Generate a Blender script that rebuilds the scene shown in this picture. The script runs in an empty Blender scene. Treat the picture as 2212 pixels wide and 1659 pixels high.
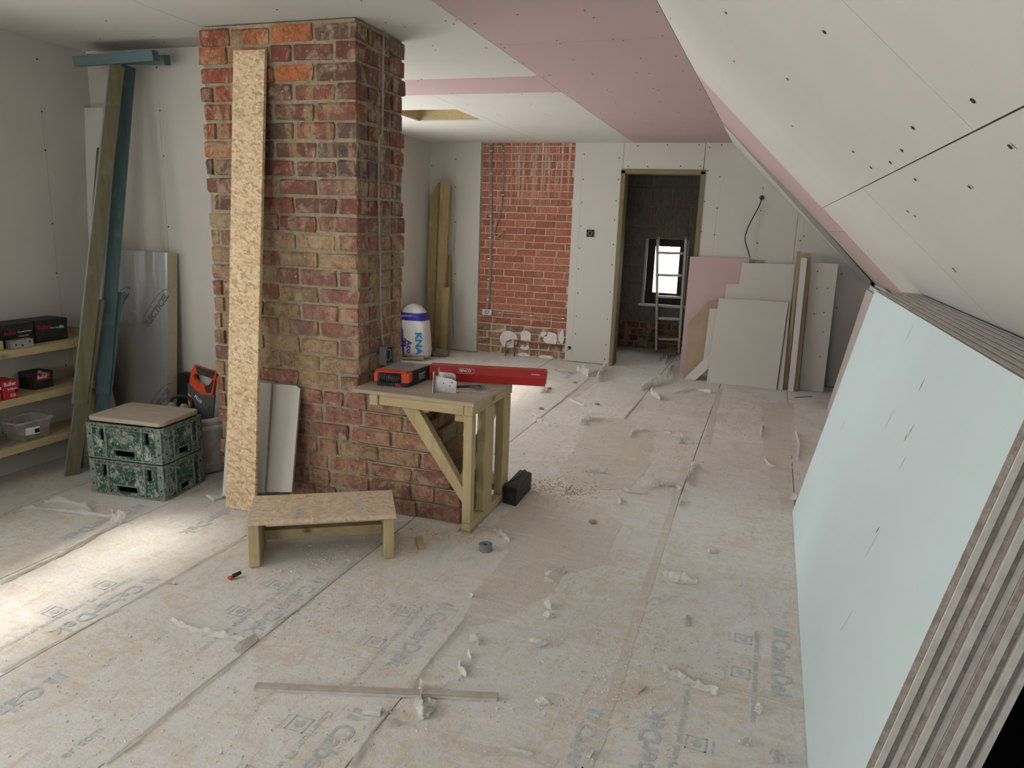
import bpy, bmesh, math, random
from mathutils import Vector, Matrix, noise as mn
random.seed(7)
V = Vector
SC = bpy.context.scene
COL = SC.collection
# ------------------------------------------------------------------ camera
CX, CY, F, H = 1106.0, 829.5, 1580.0, 1.45
YAW, PIT, ROL = math.radians(19.00733), math.radians(-12.50949), math.radians(2.09102)
_f = V((-math.sin(YAW), math.cos(YAW), 0)); _r = V((math.cos(YAW), math.sin(YAW), 0)); _u = V((0, 0, 1))
FW = _f*math.cos(PIT) + _u*math.sin(PIT); _u2 = _u*math.cos(PIT) - _f*math.sin(PIT)
RT = _r*math.cos(ROL) + _u2*math.sin(ROL); UP = _u2*math.cos(ROL) - _r*math.sin(ROL)
CAM = V((0, 0, H))
cd = bpy.data.cameras.new('camera'); cam = bpy.data.objects.new('camera', cd); COL.objects.link(cam)
cd.sensor_fit = 'HORIZONTAL'; cd.sensor_width = 36; cd.lens = 36*F/2212; cd.clip_start = .02; cd.clip_end = 500
cam.matrix_world = Matrix(((RT.x, UP.x, -FW.x, CAM.x), (RT.y, UP.y, -FW.y, CAM.y), (RT.z, UP.z, -FW.z, CAM.z), (0, 0, 0, 1)))
SC.camera = cam
SC.view_settings.view_transform = 'Standard'; SC.view_settings.look = 'None'
SC.view_settings.gamma = 1; SC.view_settings.use_curve_mapping = False
SC.view_settings.exposure = 0.0
SC.cycles.use_denoising = True
SC.cycles.max_bounces = 7; SC.cycles.diffuse_bounces = 4; SC.cycles.glossy_bounces = 2; SC.cycles.sample_clamp_indirect = 6
SC.cycles.use_adaptive_sampling = True; SC.cycles.adaptive_threshold = .09; SC.cycles.adaptive_min_samples = 16
# ------------------------------------------------------------------ sky, sun, daylight portals
w = bpy.data.worlds.new('overcast_sky'); SC.world = w; w.use_nodes = True
bg = w.node_tree.nodes['Background']; bg.inputs[0].default_value = (1, .99, .965, 1); bg.inputs[1].default_value = 8.0
sd = bpy.data.lights.new('sun', 'SUN'); sd.energy = 7; sd.angle = math.radians(10); sd.color = (1, .93, .82)
sun = bpy.data.objects.new('sun', sd); COL.objects.link(sun)
SUN = V((1.0, .12, -1.0)).normalized()
sun.rotation_euler = (-SUN).to_track_quat('Z', 'Y').to_euler(); sun.location = (-9, 0, 8)
LW, YB = -3.83, 7.53           # near left wall, gable wall
YR = -2.4                      # wall behind the camera
WIN = [('L', -1.7, 0.9, .75, 2.05), ('L', 1.0, 2.42, .72, 1.73), ('L', 3.95, 6.25, .55, 2.05), ('R', -2.1, -.5, .85, 2.0)]  # last one is an unseen window added behind the camera for ambient fill
for k, (s, a, b, c, d) in enumerate(WIN):
    ld = bpy.data.lights.new('daylight_portal', 'AREA'); ld.shape = 'RECTANGLE'; ld.cycles.is_portal = True
    lo = bpy.data.objects.new('daylight_portal', ld); COL.objects.link(lo); ld.size = b-a; ld.size_y = d-c
    if s == 'L':
        lo.location = (LW-.13, (a+b)/2, (c+d)/2); lo.rotation_euler = V((-1, 0, 0)).to_track_quat('Z', 'Y').to_euler()
        ld.size, ld.size_y = (b-a, d-c)
    else:
        lo.location = ((a+b)/2, YR-.13, (c+d)/2); lo.rotation_euler = V((0, -1, 0)).to_track_quat('Z', 'Y').to_euler()

# ------------------------------------------------------------------ pixel rays to places in the room
def ray(x, y): return RT*((x-CX)/F) - UP*((y-CY)/F) + FW
def PLN(px, P0, n):
    d = ray(*px); P0 = V(P0); n = V(n); return CAM + d*((P0-CAM).dot(n)/d.dot(n))
def FL(x, y, z=0.0): return PLN((x, y), (0, 0, z), (0, 0, 1))
def AY(Y, x, y): return PLN((x, y), (0, Y, 0), (0, 1, 0))
def AX(X, x, y): return PLN((x, y), (X, 0, 0), (1, 0, 0))
def zc(y): return 2.3546 - .0132*y
def CE(x, y): return PLN((x, y), (0, 3, zc(3)), (0, .0132, 1))

# ------------------------------------------------------------------ materials
class NT:
    def __init__(s, name):
        s.m = bpy.data.materials.new(name); s.m.use_nodes = True; s.t = s.m.node_tree
        s.b = s.t.nodes['Principled BSDF']; s.out = s.t.nodes['Material Output']; s._pos = None
    def n(s, ty, **kw):
        x = s.t.nodes.new(ty)
        for k, v in kw.items(): setattr(x, k, v)
        return x
    def put(s, sock, v):
        if hasattr(v, 'node'): s.t.links.new(v, sock)
        elif isinstance(v, (tuple, list)) and len(v) == 3 and sock.type == 'RGBA': sock.default_value = (*v, 1)
        else: sock.default_value = v
    def pos(s, scale=(1, 1, 1), rot=(0, 0, 0), obj=False):
        if obj: src = s.n('ShaderNodeTexCoord').outputs['Object']
        else:
            if s._pos is None: s._pos = s.n('ShaderNodeNewGeometry').outputs['Position']
            src = s._pos
        m = s.n('ShaderNodeMapping'); m.inputs['Scale'].default_value = scale; m.inputs['Rotation'].default_value = rot
        s.t.links.new(src, m.inputs['Vector']); return m.outputs[0]
    def noise(s, sc, det=4, ro=.55, vec=None, dist=0):
        x = s.n('ShaderNodeTexNoise'); x.inputs['Scale'].default_value = sc; x.inputs['Detail'].default_value = det
        x.inputs['Roughness'].default_value = ro; x.inputs['Distortion'].default_value = dist
        s.t.links.new(vec or s.pos(), x.inputs['Vector']); return x.outputs['Fac']
    def vor(s, sc, vec=None, feat='F1', out='Color', rnd=1):
        x = s.n('ShaderNodeTexVoronoi', feature=feat); x.inputs['Scale'].default_value = sc; x.inputs['Randomness'].default_value = rnd
        s.t.links.new(vec or s.pos(), x.inputs['Vector']); return x.outputs[out]
    def ramp(s, f, *st, const=False):
        x = s.n('ShaderNodeValToRGB'); e = x.color_ramp.elements
        if const: x.color_ramp.interpolation = 'CONSTANT'
        while len(e) < len(st): e.new(.5)
        for q, (p, c) in zip(e, st):
            q.position = p; q.color = (c, c, c, 1) if not isinstance(c, (tuple, list)) else (*c, 1)
        s.t.links.new(f, x.inputs[0]); return x.outputs[0]
    def mix(s, f, a, b, mode='MIX'):
        x = s.n('ShaderNodeMix', data_type='RGBA', blend_type=mode)
        s.put(x.inputs[0], f); s.put(x.inputs[6], a); s.put(x.inputs[7], b); return x.outputs[2]
    def math(s, op, a, b=0.0):
        x = s.n('ShaderNodeMath', operation=op); s.put(x.inputs[0], a); s.put(x.inputs[1], b); return x.outputs[0]
    def bump(s, h, st=.3, d=.002):
        x = s.n('ShaderNodeBump'); x.inputs['Strength'].default_value = st; x.inputs['Distance'].default_value = d
        s.t.links.new(h, x.inputs['Height']); s.t.links.new(x.outputs[0], s.b.inputs['Normal'])
    def objcol(s): return s.n('ShaderNodeObjectInfo').outputs['Color']
    def objrnd(s): return s.n('ShaderNodeObjectInfo').outputs['Random']
    def done(s, col=None, ro=.7, metal=0, spec=.3):
        if col is not None: s.put(s.b.inputs['Base Color'], col)
        s.put(s.b.inputs['Roughness'], ro); s.b.inputs['Metallic'].default_value = metal
        s.b.inputs['Specular IOR Level'].default_value = spec; return s.m

def plain(name, col, ro=.6, metal=0, var=.12, sc=30, bump=.1, spec=.3):
    t = NT(name); f = t.noise(sc, 5)
    c2 = tuple(c*(1-var) for c in col); c3 = tuple(min(1, c*(1+var)) for c in col)
    if bump: t.bump(f, bump, .001)
    return t.done(t.ramp(f, (.3, c2), (.7, c3)), ro, metal, spec)
def plaster(name, col):
    t = NT(name); a = t.noise(3, 4); b = t.noise(220, 3); sc = t.noise(60, 3, vec=t.pos((.15, 1, 1)))
    c = t.mix(t.ramp(a, (.3, 0), (.75, .5)), col, tuple(x*.93 for x in col))
    c = t.mix(t.ramp(sc, (.68, 0), (.8, .25)), c, tuple(min(1, x*1.12) for x in col))
    t.bump(b, .12, .0006); return t.done(c, .85, 0, .2)
def wood(name, ca, cb, axis=2, knot=(.16, .09, .04)):
    t = NT(name); dk = ca[0] < .3; s = [38, 38, 38]; s[axis] = 1.6; p = t.pos(tuple(s)); g = t.noise(1, 4, .6, p, .6)
    s2 = [9, 9, 9]; s2[axis] = .7; g2 = t.noise(1, 3, .5, t.pos(tuple(s2)), 1.2)
    c = t.ramp(g, (.3, cb), (.62, ca)); c = t.mix(t.ramp(g2, (.35, 0), (.7, .45)), c, tuple(x*.72 for x in ca))
    s3 = [7, 7, 7]; s3[axis] = 3.2; k = t.vor(1, t.pos(tuple(s3)), out='Distance'); c = t.mix(t.ramp(k, (.05, .85), (.13, 0)), c, knot)
    d = t.noise(14, 5); c = t.mix(t.ramp(d, (.55, 0), (.8, .12 if dk else .3)), c, (.62, .56, .45))
    t.bump(g, .25, .001); return t.done(c, .75, 0, .2)
def osb(name, tint=1.0, dust=.1):
    t = NT(name); cols = None
    base = (.60*tint, .44*tint, .26*tint)
    acc = base
    for i, r in enumerate((.5, 1.45, 2.3, -.35)):
        vv = t.n('ShaderNodeTexVoronoi'); vv.inputs['Scale'].default_value = 1
        rot = t.pos((1, 1, 1), (0, r, r*.9)); mp = t.n('ShaderNodeMapping'); mp.inputs['Scale'].default_value = (20, 90, 95)
        t.t.links.new(rot, mp.inputs[0]); t.t.links.new(mp.outputs[0], vv.inputs['Vector'])
        sep = t.n('ShaderNodeSeparateColor'); t.t.links.new(vv.outputs['Color'], sep.inputs[0])
        c = t.ramp(sep.outputs[0], (0, (.36*tint, .24*tint, .12*tint)), (.3, (.56*tint, .40*tint, .23*tint)), (.65, (.68*tint, .52*tint, .33*tint)), (1, (.78*tint, .64*tint, .44*tint)))
        acc = t.mix(t.ramp(sep.outputs[1], (.44, 0), (.5, .8)), acc, c) if i else c
    h = t.noise(90, 4, vec=t.pos((1, 1, .5)))
    acc = t.mix(t.ramp(h, (.63, 0), (.72, .55)), acc, (.20, .12, .05))
    d = t.noise(7, 5); acc = t.mix(t.ramp(d, (.35, dust*.4), (.7, dust*1.5)), acc, (.62, .54, .46))
    t.bump(h, .35, .0015); return t.done(acc, .7, 0, .25)
def brickmat(name, streak=False):
    t = NT(name); oc = t.objcol()
    mot = t.noise(38, 5, .72); spk = t.noise(150, 4, .6)
    if streak:
        c = t.mix(t.ramp(mot, (.38, .6), (.62, 0)), oc, (.24, .075, .05))
        c = t.mix(t.ramp(t.noise(16, 7, .7), (.53, 0), (.68, .5)), c, (.50, .34, .26))
        sp = t.n('ShaderNodeSeparateXYZ'); t.t.links.new(t._pos, sp.inputs[0])
        st = t.noise(1, 4, .6, t.pos((48, 1, 1.1)))
        hi = t.ramp(t.math('MULTIPLY', sp.outputs[2], .4), (.60, 0), (.86, .9))
        c = t.mix(t.math('MULTIPLY', t.ramp(st, (.50, 0), (.64, 1)), hi), c, (.60, .52, .45))
    else:
        band = t.noise(1, 3, .5, t.pos((15, 15, 2.5)), .4)
        c = t.mix(t.ramp(band, (.55, 0), (.60, .7)), oc, (.40, .28, .155))
        c = t.mix(t.ramp(mot, (.34, .75), (.56, 0)), c, (.11, .06, .045))
        c = t.mix(t.ramp(t.noise(11, 6, .72, dist=.5), (.50, 0), (.62, .7)), c, (.42, .34, .23))
        c = t.mix(t.ramp(t.noise(4, 6, .7), (.50, 0), (.68, .55)), c, (.15, .105, .09))
        c = t.mix(t.ramp(t.noise(70, 4, .6), (.66, 0), (.70, .7)), c, (.66, .62, .56))
    c = t.mix(t.ramp(spk, (.62, 0), (.70, .7)), c, (.07, .045, .035))
    t.bump(mot, .8, .006); return t.done(c, .9, 0, .15)
def mortar(name, ca, cb):
    t = NT(name); a = t.noise(45, 6, .7); b = t.noise(5, 3)
    c = t.mix(t.ramp(b, (.35, 0), (.7, .6)), ca, cb); c = t.mix(t.ramp(a, (.35, .45), (.6, 0)), c, (.10, .08, .06))
    t.bump(a, .9, .008); return t.done(c, .95, 0, .1)
def floormat(name, film=True):
    t = NT(name)
    if film:
        base = t.mix(t.ramp(t.noise(1.6, 6, .65, dist=.6), (.36, 0), (.62, 1)), (.76, .765, .77), (.68, .685, .69))
        base = t.mix(t.math('MULTIPLY', t.objrnd(), .25), base, (.50, .49, .475))
    else:
        base = t.mix(t.ramp(t.noise(170, 3), (.4, 0), (.6, 1)), (.51, .485, .45), (.66, .63, .59))
        base = t.mix(t.ramp(t.noise(3.5, 7, .7), (.38, .75), (.62, .15)), base, (.60, .575, .545))
    d1 = t.noise(2.1, 6, .74, dist=.8); d2 = t.noise(30, 6, .8, dist=.5); d3 = t.noise(120, 3, .8); d4 = t.noise(4.5, 7, .74, dist=1.4)
    c = t.mix(t.math('MULTIPLY', t.ramp(d1, (.40, .2), (.58, 1)), t.ramp(d2, (.48, 0), (.57, .85))), base, (.62, .52, .38))
    c = t.mix(t.ramp(d4, (.51, 0), (.62, .62)), c, (.60, .51, .39))
    c = t.mix(t.ramp(t.noise(.8, 5, .6), (.46, 0), (.66, .22)), c, (.56, .49, .40))
    sw = t.noise(1, 5, .75, t.pos((4, 26, 1), (0, 0, .5)), .8); c = t.mix(t.ramp(sw, (.54, 0), (.62, .5)), c, (.76, .71, .62))
    sw2 = t.noise(1, 5, .75, t.pos((24, 5, 1), (0, 0, -.35)), .8); c = t.mix(t.ramp(sw2, (.56, 0), (.64, .4)), c, (.46, .43, .39))
    c = t.mix(t.ramp(d2, (.33, .55), (.42, 0)), c, (.40, .35, .29))
    c = t.mix(t.ramp(d3, (.58, 0), (.66, .35)), c, (.84, .82, .78)); c = t.mix(t.ramp(d3, (.32, .45), (.39, 0)), c, (.30, .25, .20))
    t.bump(d2, .6, .005); return t.done(c, t.ramp(d1, (.35, .45), (.65, .8)), 0, .4)
def cratemat(name):
    t = NT(name); a = t.noise(85, 8, .8); b = t.noise(13, 6, .7); r = t.noise(1, 6, .75, t.pos((150, 150, 34)))
    f = t.math('ADD', t.math('MULTIPLY', a, .55), t.math('MULTIPLY', b, .5))
    c = t.mix(t.ramp(f, (.53, 0), (.575, .85)), (.014, .072, .048), (.45, .465, .43))
    c = t.mix(t.ramp(r, (.57, 0), (.62, .9)), c, (.68, .69, .66)); c = t.mix(t.ramp(t.noise(24, 7, .75), (.36, .8), (.46, 0)), c, (.014, .055, .038))
    t.bump(a, .3, .002); return t.done(c, .5, 0, .4)
def foilmat(name):
    t = NT(name); p = t.pos((1, 1, 1), (0, 0, 0)); sp = t.n('ShaderNodeSeparateXYZ'); t.t.links.new(p, sp.inputs[0])
    def line(o, s):
        q = t.math('FRACT', t.math('MULTIPLY', o, s)); return t.ramp(q, (.0, 1), (.02, 0))
    g = t.math('MAXIMUM', line(sp.outputs[0], 10), line(sp.outputs[2], 10))
    n = t.noise(1, 3, .5, t.pos((14, 14, 1.2))); n2 = t.noise(9, 5)
    c = t.mix(t.math('MULTIPLY', g, .4), (.62, .64, .67), (.35, .36, .38))
    t.bump(t.math('ADD', t.math('MULTIPLY', n, 1.0), t.math('MULTIPLY', n2, .25)), .35, .012); return t.done(c, .34, .85, .5)
def clear(name, col, alpha, ro=.25):
    t = NT(name); b = t.n('ShaderNodeBsdfTransparent'); b.inputs[0].default_value = (1, 1, 1, 1); mx = t.n('ShaderNodeMixShader')
    f = t.noise(20, 4); t.t.links.new(t.ramp(f, (.3, alpha*.8), (.7, min(1, alpha*1.2))), mx.inputs[0])
    t.t.links.new(b.outputs[0], mx.inputs[1]); t.t.links.new(t.b.outputs[0], mx.inputs[2]); t.t.links.new(mx.outputs[0], t.out.inputs[0])
    return t.done(col, ro, 0, .5)

M = dict(
 pinkg=plaster('pinkish_grey_board', (.52, .475, .46)), gyp=plaster('grey_plasterboard', (.545, .53, .495)), gypw=plaster('white_plasterboard', (.60, .59, .555)), pink=plaster('pink_plasterboard', (.50, .375, .38)),
 blue=plaster('blue_green_board', (.575, .69, .71)), edge=mortar('gypsum_edge', (.46, .41, .37), (.40, .36, .33)),
 edgel=plain('gypsum_edge_pale', (.55, .54, .51), .9), brownp=plain('brown_paper', (.36, .27, .19), .85, 0, .08, 8),
 woodx=wood('pine_along_x', (.50, .41, .24), (.42, .33, .17), 0), woody=wood('pine_along_y', (.50, .41, .24), (.42, .33, .17), 1), woodz=wood('pine_upright', (.50, .41, .24), (.42, .33, .17), 2),
 oldz=wood('weathered_pine', (.37, .28, .155), (.28, .20, .10), 2), jamb=wood('treated_frame', (.22, .19, .115), (.17, .145, .08), 2), jambx=wood('treated_head', (.22, .19, .115), (.17, .145, .08), 0),
 olive=wood('olive_treated_stud', (.175, .16, .105), (.13, .12, .075), 2, (.12, .10, .05)), bluew=wood('blue_treated_stud', (.085, .14, .155), (.06, .105, .12), 2, (.05, .07, .07)),
 bluex=wood('blue_treated_bar', (.12, .19, .20), (.085, .135, .15), 0, (.08, .10, .09)), bluel=wood('pale_blue_edge', (.29, .34, .33), (.22, .27, .27), 2, (.2, .22, .2)),
 osb=osb('strand_board', 1.0, .08), osbd=osb('dusty_strand_board', .97, .5), ply=wood('dusty_plywood', (.47, .40, .33), (.42, .35, .28), 0), plyedge=wood('plywood_edge', (.52, .38, .24), (.30, .21, .13), 0),
 brick=brickmat('old_brick'), brickw=brickmat('red_brick', True), mort=mortar('sandy_mortar', (.43, .36, .245), (.34, .30, .235)), mortw=mortar('pale_mortar', (.60, .53, .41), (.52, .46, .36)),
 film=floormat('printed_film_floor'), bare=floormat('bare_chipboard', False), dark=plain('dark_joint', (.07, .06, .05), .95), shred=plain('torn_film', (.88, .86, .82), .6, 0, .06, 40),
 shade=plain('black_shade', (.006, .005, .005), .95, 0, .3, 20), crumb=plain('plaster_crumb', (.70, .65, .57), .95), dcrumb=plain('dark_crumb', (.13, .10, .07), .95), saw=plain('sawdust', (.58, .44, .34), .95),  # first one is near-black, for shade painted under the slope
 rsaw=plain('brick_dust', (.52, .33, .255), .95), ink=plain('blue_grey_print', (.47, .51, .54), .7, 0, .2, 60, 0), inkd=plain('foil_print', (.12, .12, .13), .5, 0, .1, 30, 0), crate=cratemat('splashed_green_crate'),
 foil=foilmat('foil_facing'), foam=plain('yellow_foam', (.52, .47, .36), .95, 0, .08, 90, .5), hole=plain('black_plastic', (.012, .012, .013), .5), blk=plain('black_card', (.028, .026, .026), .55, 0, .4, 25),
 red=plain('red_card', (.36, .014, .014), .45, 0, .1, 20), redl=plain('red_label', (.42, .025, .03), .5), white=plain('white_print', (.80, .80, .80), .6, 0, .04), galv=plain('galvanised_steel', (.50, .51, .52), .38, .8, .15, 60),
 grey=plain('grey_plastic', (.20, .20, .205), .5), cable=plain('grey_cable', (.30, .30, .30), .5), copper=plain('copper_pipe', (.30, .13, .075), .4, .6, .25, 30), orange=plain('orange_plastic', (.50, .065, .025), .4),
 bag=plain('white_bag', (.66, .67, .68), .3, 0, .06, 12, .5), navy=plain('blue_bag_print', (.03, .03, .30), .4), cyan=plain('light_blue_print', (.03, .22, .55), .4), rag=plain('grey_rag', (.20, .185, .175), .95, 0, .25, 25, .6),
 tub=clear('clear_plastic', (.62, .62, .60), .38), bucket=clear('milky_plastic', (.62, .58, .53), .85, .45), glass=clear('window_glass', (.9, .92, .95), .04, .05), frame=plain('black_window_frame', (.010, .010, .011), .45),
 alum=plain('aluminium', (.42, .42, .42), .42, .7, .1, 40), block=None, pw=plain('white_plaster_patch', (.66, .64, .62), .9, 0, .12, 25, .6), yellow=plain('yellow_label', (.60, .42, .03), .5), slate=plain('slate_sleeve', (.07, .075, .085), .5),
 tape=plain('grey_tape', (.19, .20, .215), .55), batten=plain('grey_batten', (.42, .375, .33), .7, 0, .15, 30), seam=plain('pencil_line', (.34, .33, .31), .9, 0, .05), screw=plain('screw_head', (.03, .03, .03), .6),
 gold=plain('gold_print', (.45, .30, .10), .5), card=plain('grey_card_lid', (.27, .255, .245), .8, 0, .1, 15), leaf=plain('white_frame', (.7, .7, .7), .5), lino=plain('tan_pad', (.30, .26, .24), .8))
def blockmat():
    t = NT('concrete_block'); a = t.noise(1, 5, .7, t.pos((60, 60, 14))); b = t.noise(3, 4)
    c = t.ramp(a, (.3, (.14, .135, .128)), (.7, (.27, .26, .245))); c = t.mix(t.ramp(b, (.45, 0), (.75, .4)), c, (.32, .29, .25))
    t.bump(a, .8, .006); return t.done(c, .95, 0, .1)
M['block'] = blockmat()
M['cdust'] = plain('dusty_green_rib', (.19, .225, .19), .8, 0, .5, 70)
M['mortb'] = mortar('block_mortar', (.44, .37, .24), (.36, .30, .20))

# ------------------------------------------------------------------ mesh helpers
WL = {}
def mk(name, bm, mat, parent=None, label=None, cat=None, group=None, kind=None, smooth=False, bevel=0, norm=True):
    if bevel: bmesh.ops.bevel(bm, geom=list(bm.edges), offset=bevel, segments=1, affect='EDGES', profile=.5)
    if norm: bmesh.ops.recalc_face_normals(bm, faces=list(bm.faces))
    vs = [v.co for v in bm.verts]; n = len(vs)
    o0 = V(((min(v.x for v in vs)+max(v.x for v in vs))/2, (min(v.y for v in vs)+max(v.y for v in vs))/2, min(v.z for v in vs)))
    for v in bm.verts: v.co -= o0
    me = bpy.data.meshes.new(name); bm.to_mesh(me); bm.free()
    for m in (mat if isinstance(mat, (list, tuple)) else [mat]): me.materials.append(m)
    if smooth:
        for p in me.polygons: p.use_smooth = True
    return link(name, me, o0, parent, label, cat, group, kind)
def link(name, data, o0, parent=None, label=None, cat=None, group=None, kind=None, rot=None, scale=None, color=None):
    o = bpy.data.objects.new(name, data); COL.objects.link(o)
    o.location = o0 - WL[parent.name] if parent else o0
    if parent: o.parent = parent
    if rot: o.rotation_euler = rot
    if scale: o.scale = scale
    if color: o.color = color
    WL[o.name] = V(o0)
    if label: o['label'] = label
    if cat: o['category'] = cat
    if group: o['group'] = group
    if kind: o['kind'] = kind
    return o
def empty(name, loc, label=None, cat=None, group=None, kind=None):
    o = link(name, None, V(loc), None, label, cat, group, kind); o.empty_display_size = .05; return o
def box(bm, x0, x1, y0, y1, z0, z1, mi=0):
    vs = [bm.verts.new(p) for p in ((x0, y0, z0), (x1, y0, z0), (x1, y1, z0), (x0, y1, z0), (x0, y0, z1), (x1, y0, z1), (x1, y1, z1), (x0, y1, z1))]
    for q in ((3, 2, 1, 0), (4, 5, 6, 7), (0, 1, 5, 4), (1, 2, 6, 5), (2, 3, 7, 6), (3, 0, 4, 7)):
        bm.faces.new([vs[i] for i in q]).material_index = mi
    return vs
def prism(bm, pts, ex, mi=0, side=None):
    a = [bm.verts.new(V(p)) for p in pts]; b = [bm.verts.new(V(p)+V(ex)) for p in pts]; n = len(a)
    bm.faces.new(a).material_index = mi; bm.faces.new(b[::-1]).material_index = mi
    for i in range(n): bm.faces.new((a[i], b[i], b[(i+1) % n], a[(i+1) % n])).material_index = mi if side is None else side
def obox(bm, c, ux, uy, uz, mi=0):
    c, ux, uy, uz = V(c), V(ux), V(uy), V(uz)     # c = corner
    prism(bm, [c, c+ux, c+ux+uy, c+uy], uz, mi)
def beam(bm, a, b, w, d, side=None, mi=0):
    a, b = V(a), V(b); ax = (b-a).normalized(); s = V(side or (1, 0, 0)); s = (s-ax*s.dot(ax)).normalized(); t = ax.cross(s)
    s, t = s*w/2, t*d/2; prism(bm, [a-s-t, a+s-t, a+s+t, a-s+t], b-a, mi)
def tube(bm, pts, r, seg=8, mi=0, cap=True):
    pts = [V(p) for p in pts]; rings = []
    for i, p in enumerate(pts):
        t = (pts[min(i+1, len(pts)-1)] - pts[max(i-1, 0)]).normalized(); s = t.cross(V((0, 0, 1)))
        if s.length < .05: s = t.cross(V((1, 0, 0)))
        s.normalize(); u = s.cross(t); rr = r[i] if isinstance(r, (list, tuple)) else r
        rings.append([bm.verts.new(p + (s*math.cos(k*2*math.pi/seg) + u*math.sin(k*2*math.pi/seg))*rr) for k in range(seg)])
    for a, b in zip(rings, rings[1:]):
        for k in range(seg): bm.faces.new((a[k], a[(k+1) % seg], b[(k+1) % seg], b[k])).material_index = mi
    if cap: bm.faces.new(rings[0][::-1]).material_index = mi; bm.faces.new(rings[-1]).material_index = mi
def lathe(bm, c, prof, seg=24, mi=0):
    c = V(c); rings = [[bm.verts.new(c + V((r*math.cos(k*2*math.pi/seg), r*math.sin(k*2*math.pi/seg), z))) for k in range(seg)] for r, z in prof]
    for a, b in zip(rings, rings[1:]):
        for k in range(seg): bm.faces.new((a[k], a[(k+1) % seg], b[(k+1) % seg], b[k])).material_index = mi
    return rings
def smooth(pts, n=6):
    pts = [V(p) for p in pts]; out = []
    for i in range(len(pts)-1):
        p0, p1, p2, p3 = pts[max(i-1, 0)], pts[i], pts[i+1], pts[min(i+2, len(pts)-1)]
        for k in range(n):
            t = k/n; out.append(.5*((2*p1) + (p2-p0)*t + (2*p0-5*p1+4*p2-p3)*t*t + (3*p1-p0-3*p2+p3)*t**3))
    return out + [pts[-1]]
def B(): return bmesh.new()
def onebox(name, a, mat, parent=None, bevel=0, **k):
    bm = B(); box(bm, *a); return mk(name, bm, mat, parent, bevel=bevel, **k)
def text(body, size, org, right, up, mat, parent=None, name='print', lift=.0006, align='LEFT', outline=0, spacing=1.0, bold=0, **k):
    cu = bpy.data.curves.new('t', 'FONT'); cu.body = body; cu.size = size; cu.align_x = align; cu.space_character = spacing; cu.resolution_u = 3
    if outline: cu.fill_mode = 'NONE'; cu.bevel_depth = outline; cu.bevel_resolution = 0
    if bold: cu.offset = bold
    ob = bpy.data.objects.new('t', cu); me = bpy.data.meshes.new_from_object(ob)
    bpy.data.objects.remove(ob); bpy.data.curves.remove(cu)
    r = V(right).normalized(); u = V(up).normalized(); u = (u-r*u.dot(r)).normalized(); n = r.cross(u); org = V(org)
    bm = B(); bm.from_mesh(me); bpy.data.meshes.remove(me)
    for v in bm.verts: v.co = org + r*v.co.x + u*v.co.y + n*(lift + v.co.z)
    if not bm.verts: bm.free(); return None
    return mk(name, bm, mat, parent, norm=False, **k)
def disc(bm, c, n, r, seg=7, t=.0012, mi=0):
    n = V(n).normalized(); s = n.cross(V((.3, .5, .8))).normalized(); u = n.cross(s)
    prism(bm, [V(c)+(s*math.cos(i*6.2832/seg)+u*math.sin(i*6.2832/seg))*r for i in range(seg)], n*t, mi)
def dots(name, pts, n, parent, r=.004, mat=None):
    bm = B()
    for p in pts: disc(bm, p, n, r)
    return mk(name, bm, mat or M['screw'], parent, kind='stuff')

# ================================================================== THE SETTING
# ---- floor: chipboard deck of separate boards with printed film
floor = onebox('floor', (-4.1, 2.05, YR-.1, 9.05, -.08, -.0195), M['dark'], kind='structure')
XE = [-3.94, -3.346, -2.746, -2.146, -1.541, -.94, -.345, .255, .855, 1.455, 2.0]
rs = random.Random(3)
for i in range(len(XE)-1):
    y = YR-.05 - rs.random()*2
    joints = []
    while y < 9.0:
        y2 = y+2.4; a, b = max(y, YR-.05), min(y2, 9.0); y = y2
        if b-a < .05: continue
        onebox('floor_board', (XE[i]+.0022, XE[i+1]-.0022, a+.0012, b-.0012, -.019, rs.uniform(-.0006, 0)), M['film'], floor, bevel=.0012)
# film worn through to the chipboard
def patch(pxs, z=.0006, mat='bare', name='bare_patch', w=None):
    bm = B(); pts = [FL(*p) for p in pxs]
    if w:
        c = smooth(pts, 5); L = []; R = []
        for i, p in enumerate(c):
            t = (c[min(i+1, len(c)-1)]-c[max(i-1, 0)]).normalized(); n = V((-t.y, t.x, 0)); q = w*(.8+.4*mn.noise(p*9))
            L.append(p+n*q/2); R.append(p-n*q/2)
        pts = L+R[::-1]
    else:
        o = []
        for i, p in enumerate(pts):
            q = pts[(i+1) % len(pts)]; n = max(1, int((q-p).length/.05))
            for k in range(n):
                s_ = p.lerp(q, k/n); o.append(s_+V((mn.noise(s_*13), mn.noise(s_*13+V((5, 5, 5))), 0))*.022)
        pts = o
    f = bm.faces.new([bm.verts.new((p.x, p.y, z)) for p in pts]); bmesh.ops.triangulate(bm, faces=[f])
    r = bmesh.ops.extrude_face_region(bm, geom=list(bm.faces))
    for g in r['geom']:
        if isinstance(g, bmesh.types.BMVert): g.co.z -= .0005
    return mk(name, bm, M[mat], floor)
patch([(1003, 1338), (1016, 1300), (1008, 1285), (1045, 1262), (1075, 1225), (1100, 1190), (1098, 1165), (1060, 1140), (1150, 1060), (1290, 1090), (1340, 1130), (1318, 1180), (1322, 1218), (1230, 1236), (1180, 1290), (1130, 1310), (1070, 1345), (1015, 1352)])
patch([(1205, 1020), (1258, 940), (1280, 900), (1350, 905), (1420, 920), (1400, 1010), (1360, 1055), (1250, 1060)], .0004)
patch([(1645, 870), (1715, 870), (1712, 1000), (1700, 1090), (1690, 1090), (1650, 1000)], .0004)
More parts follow.
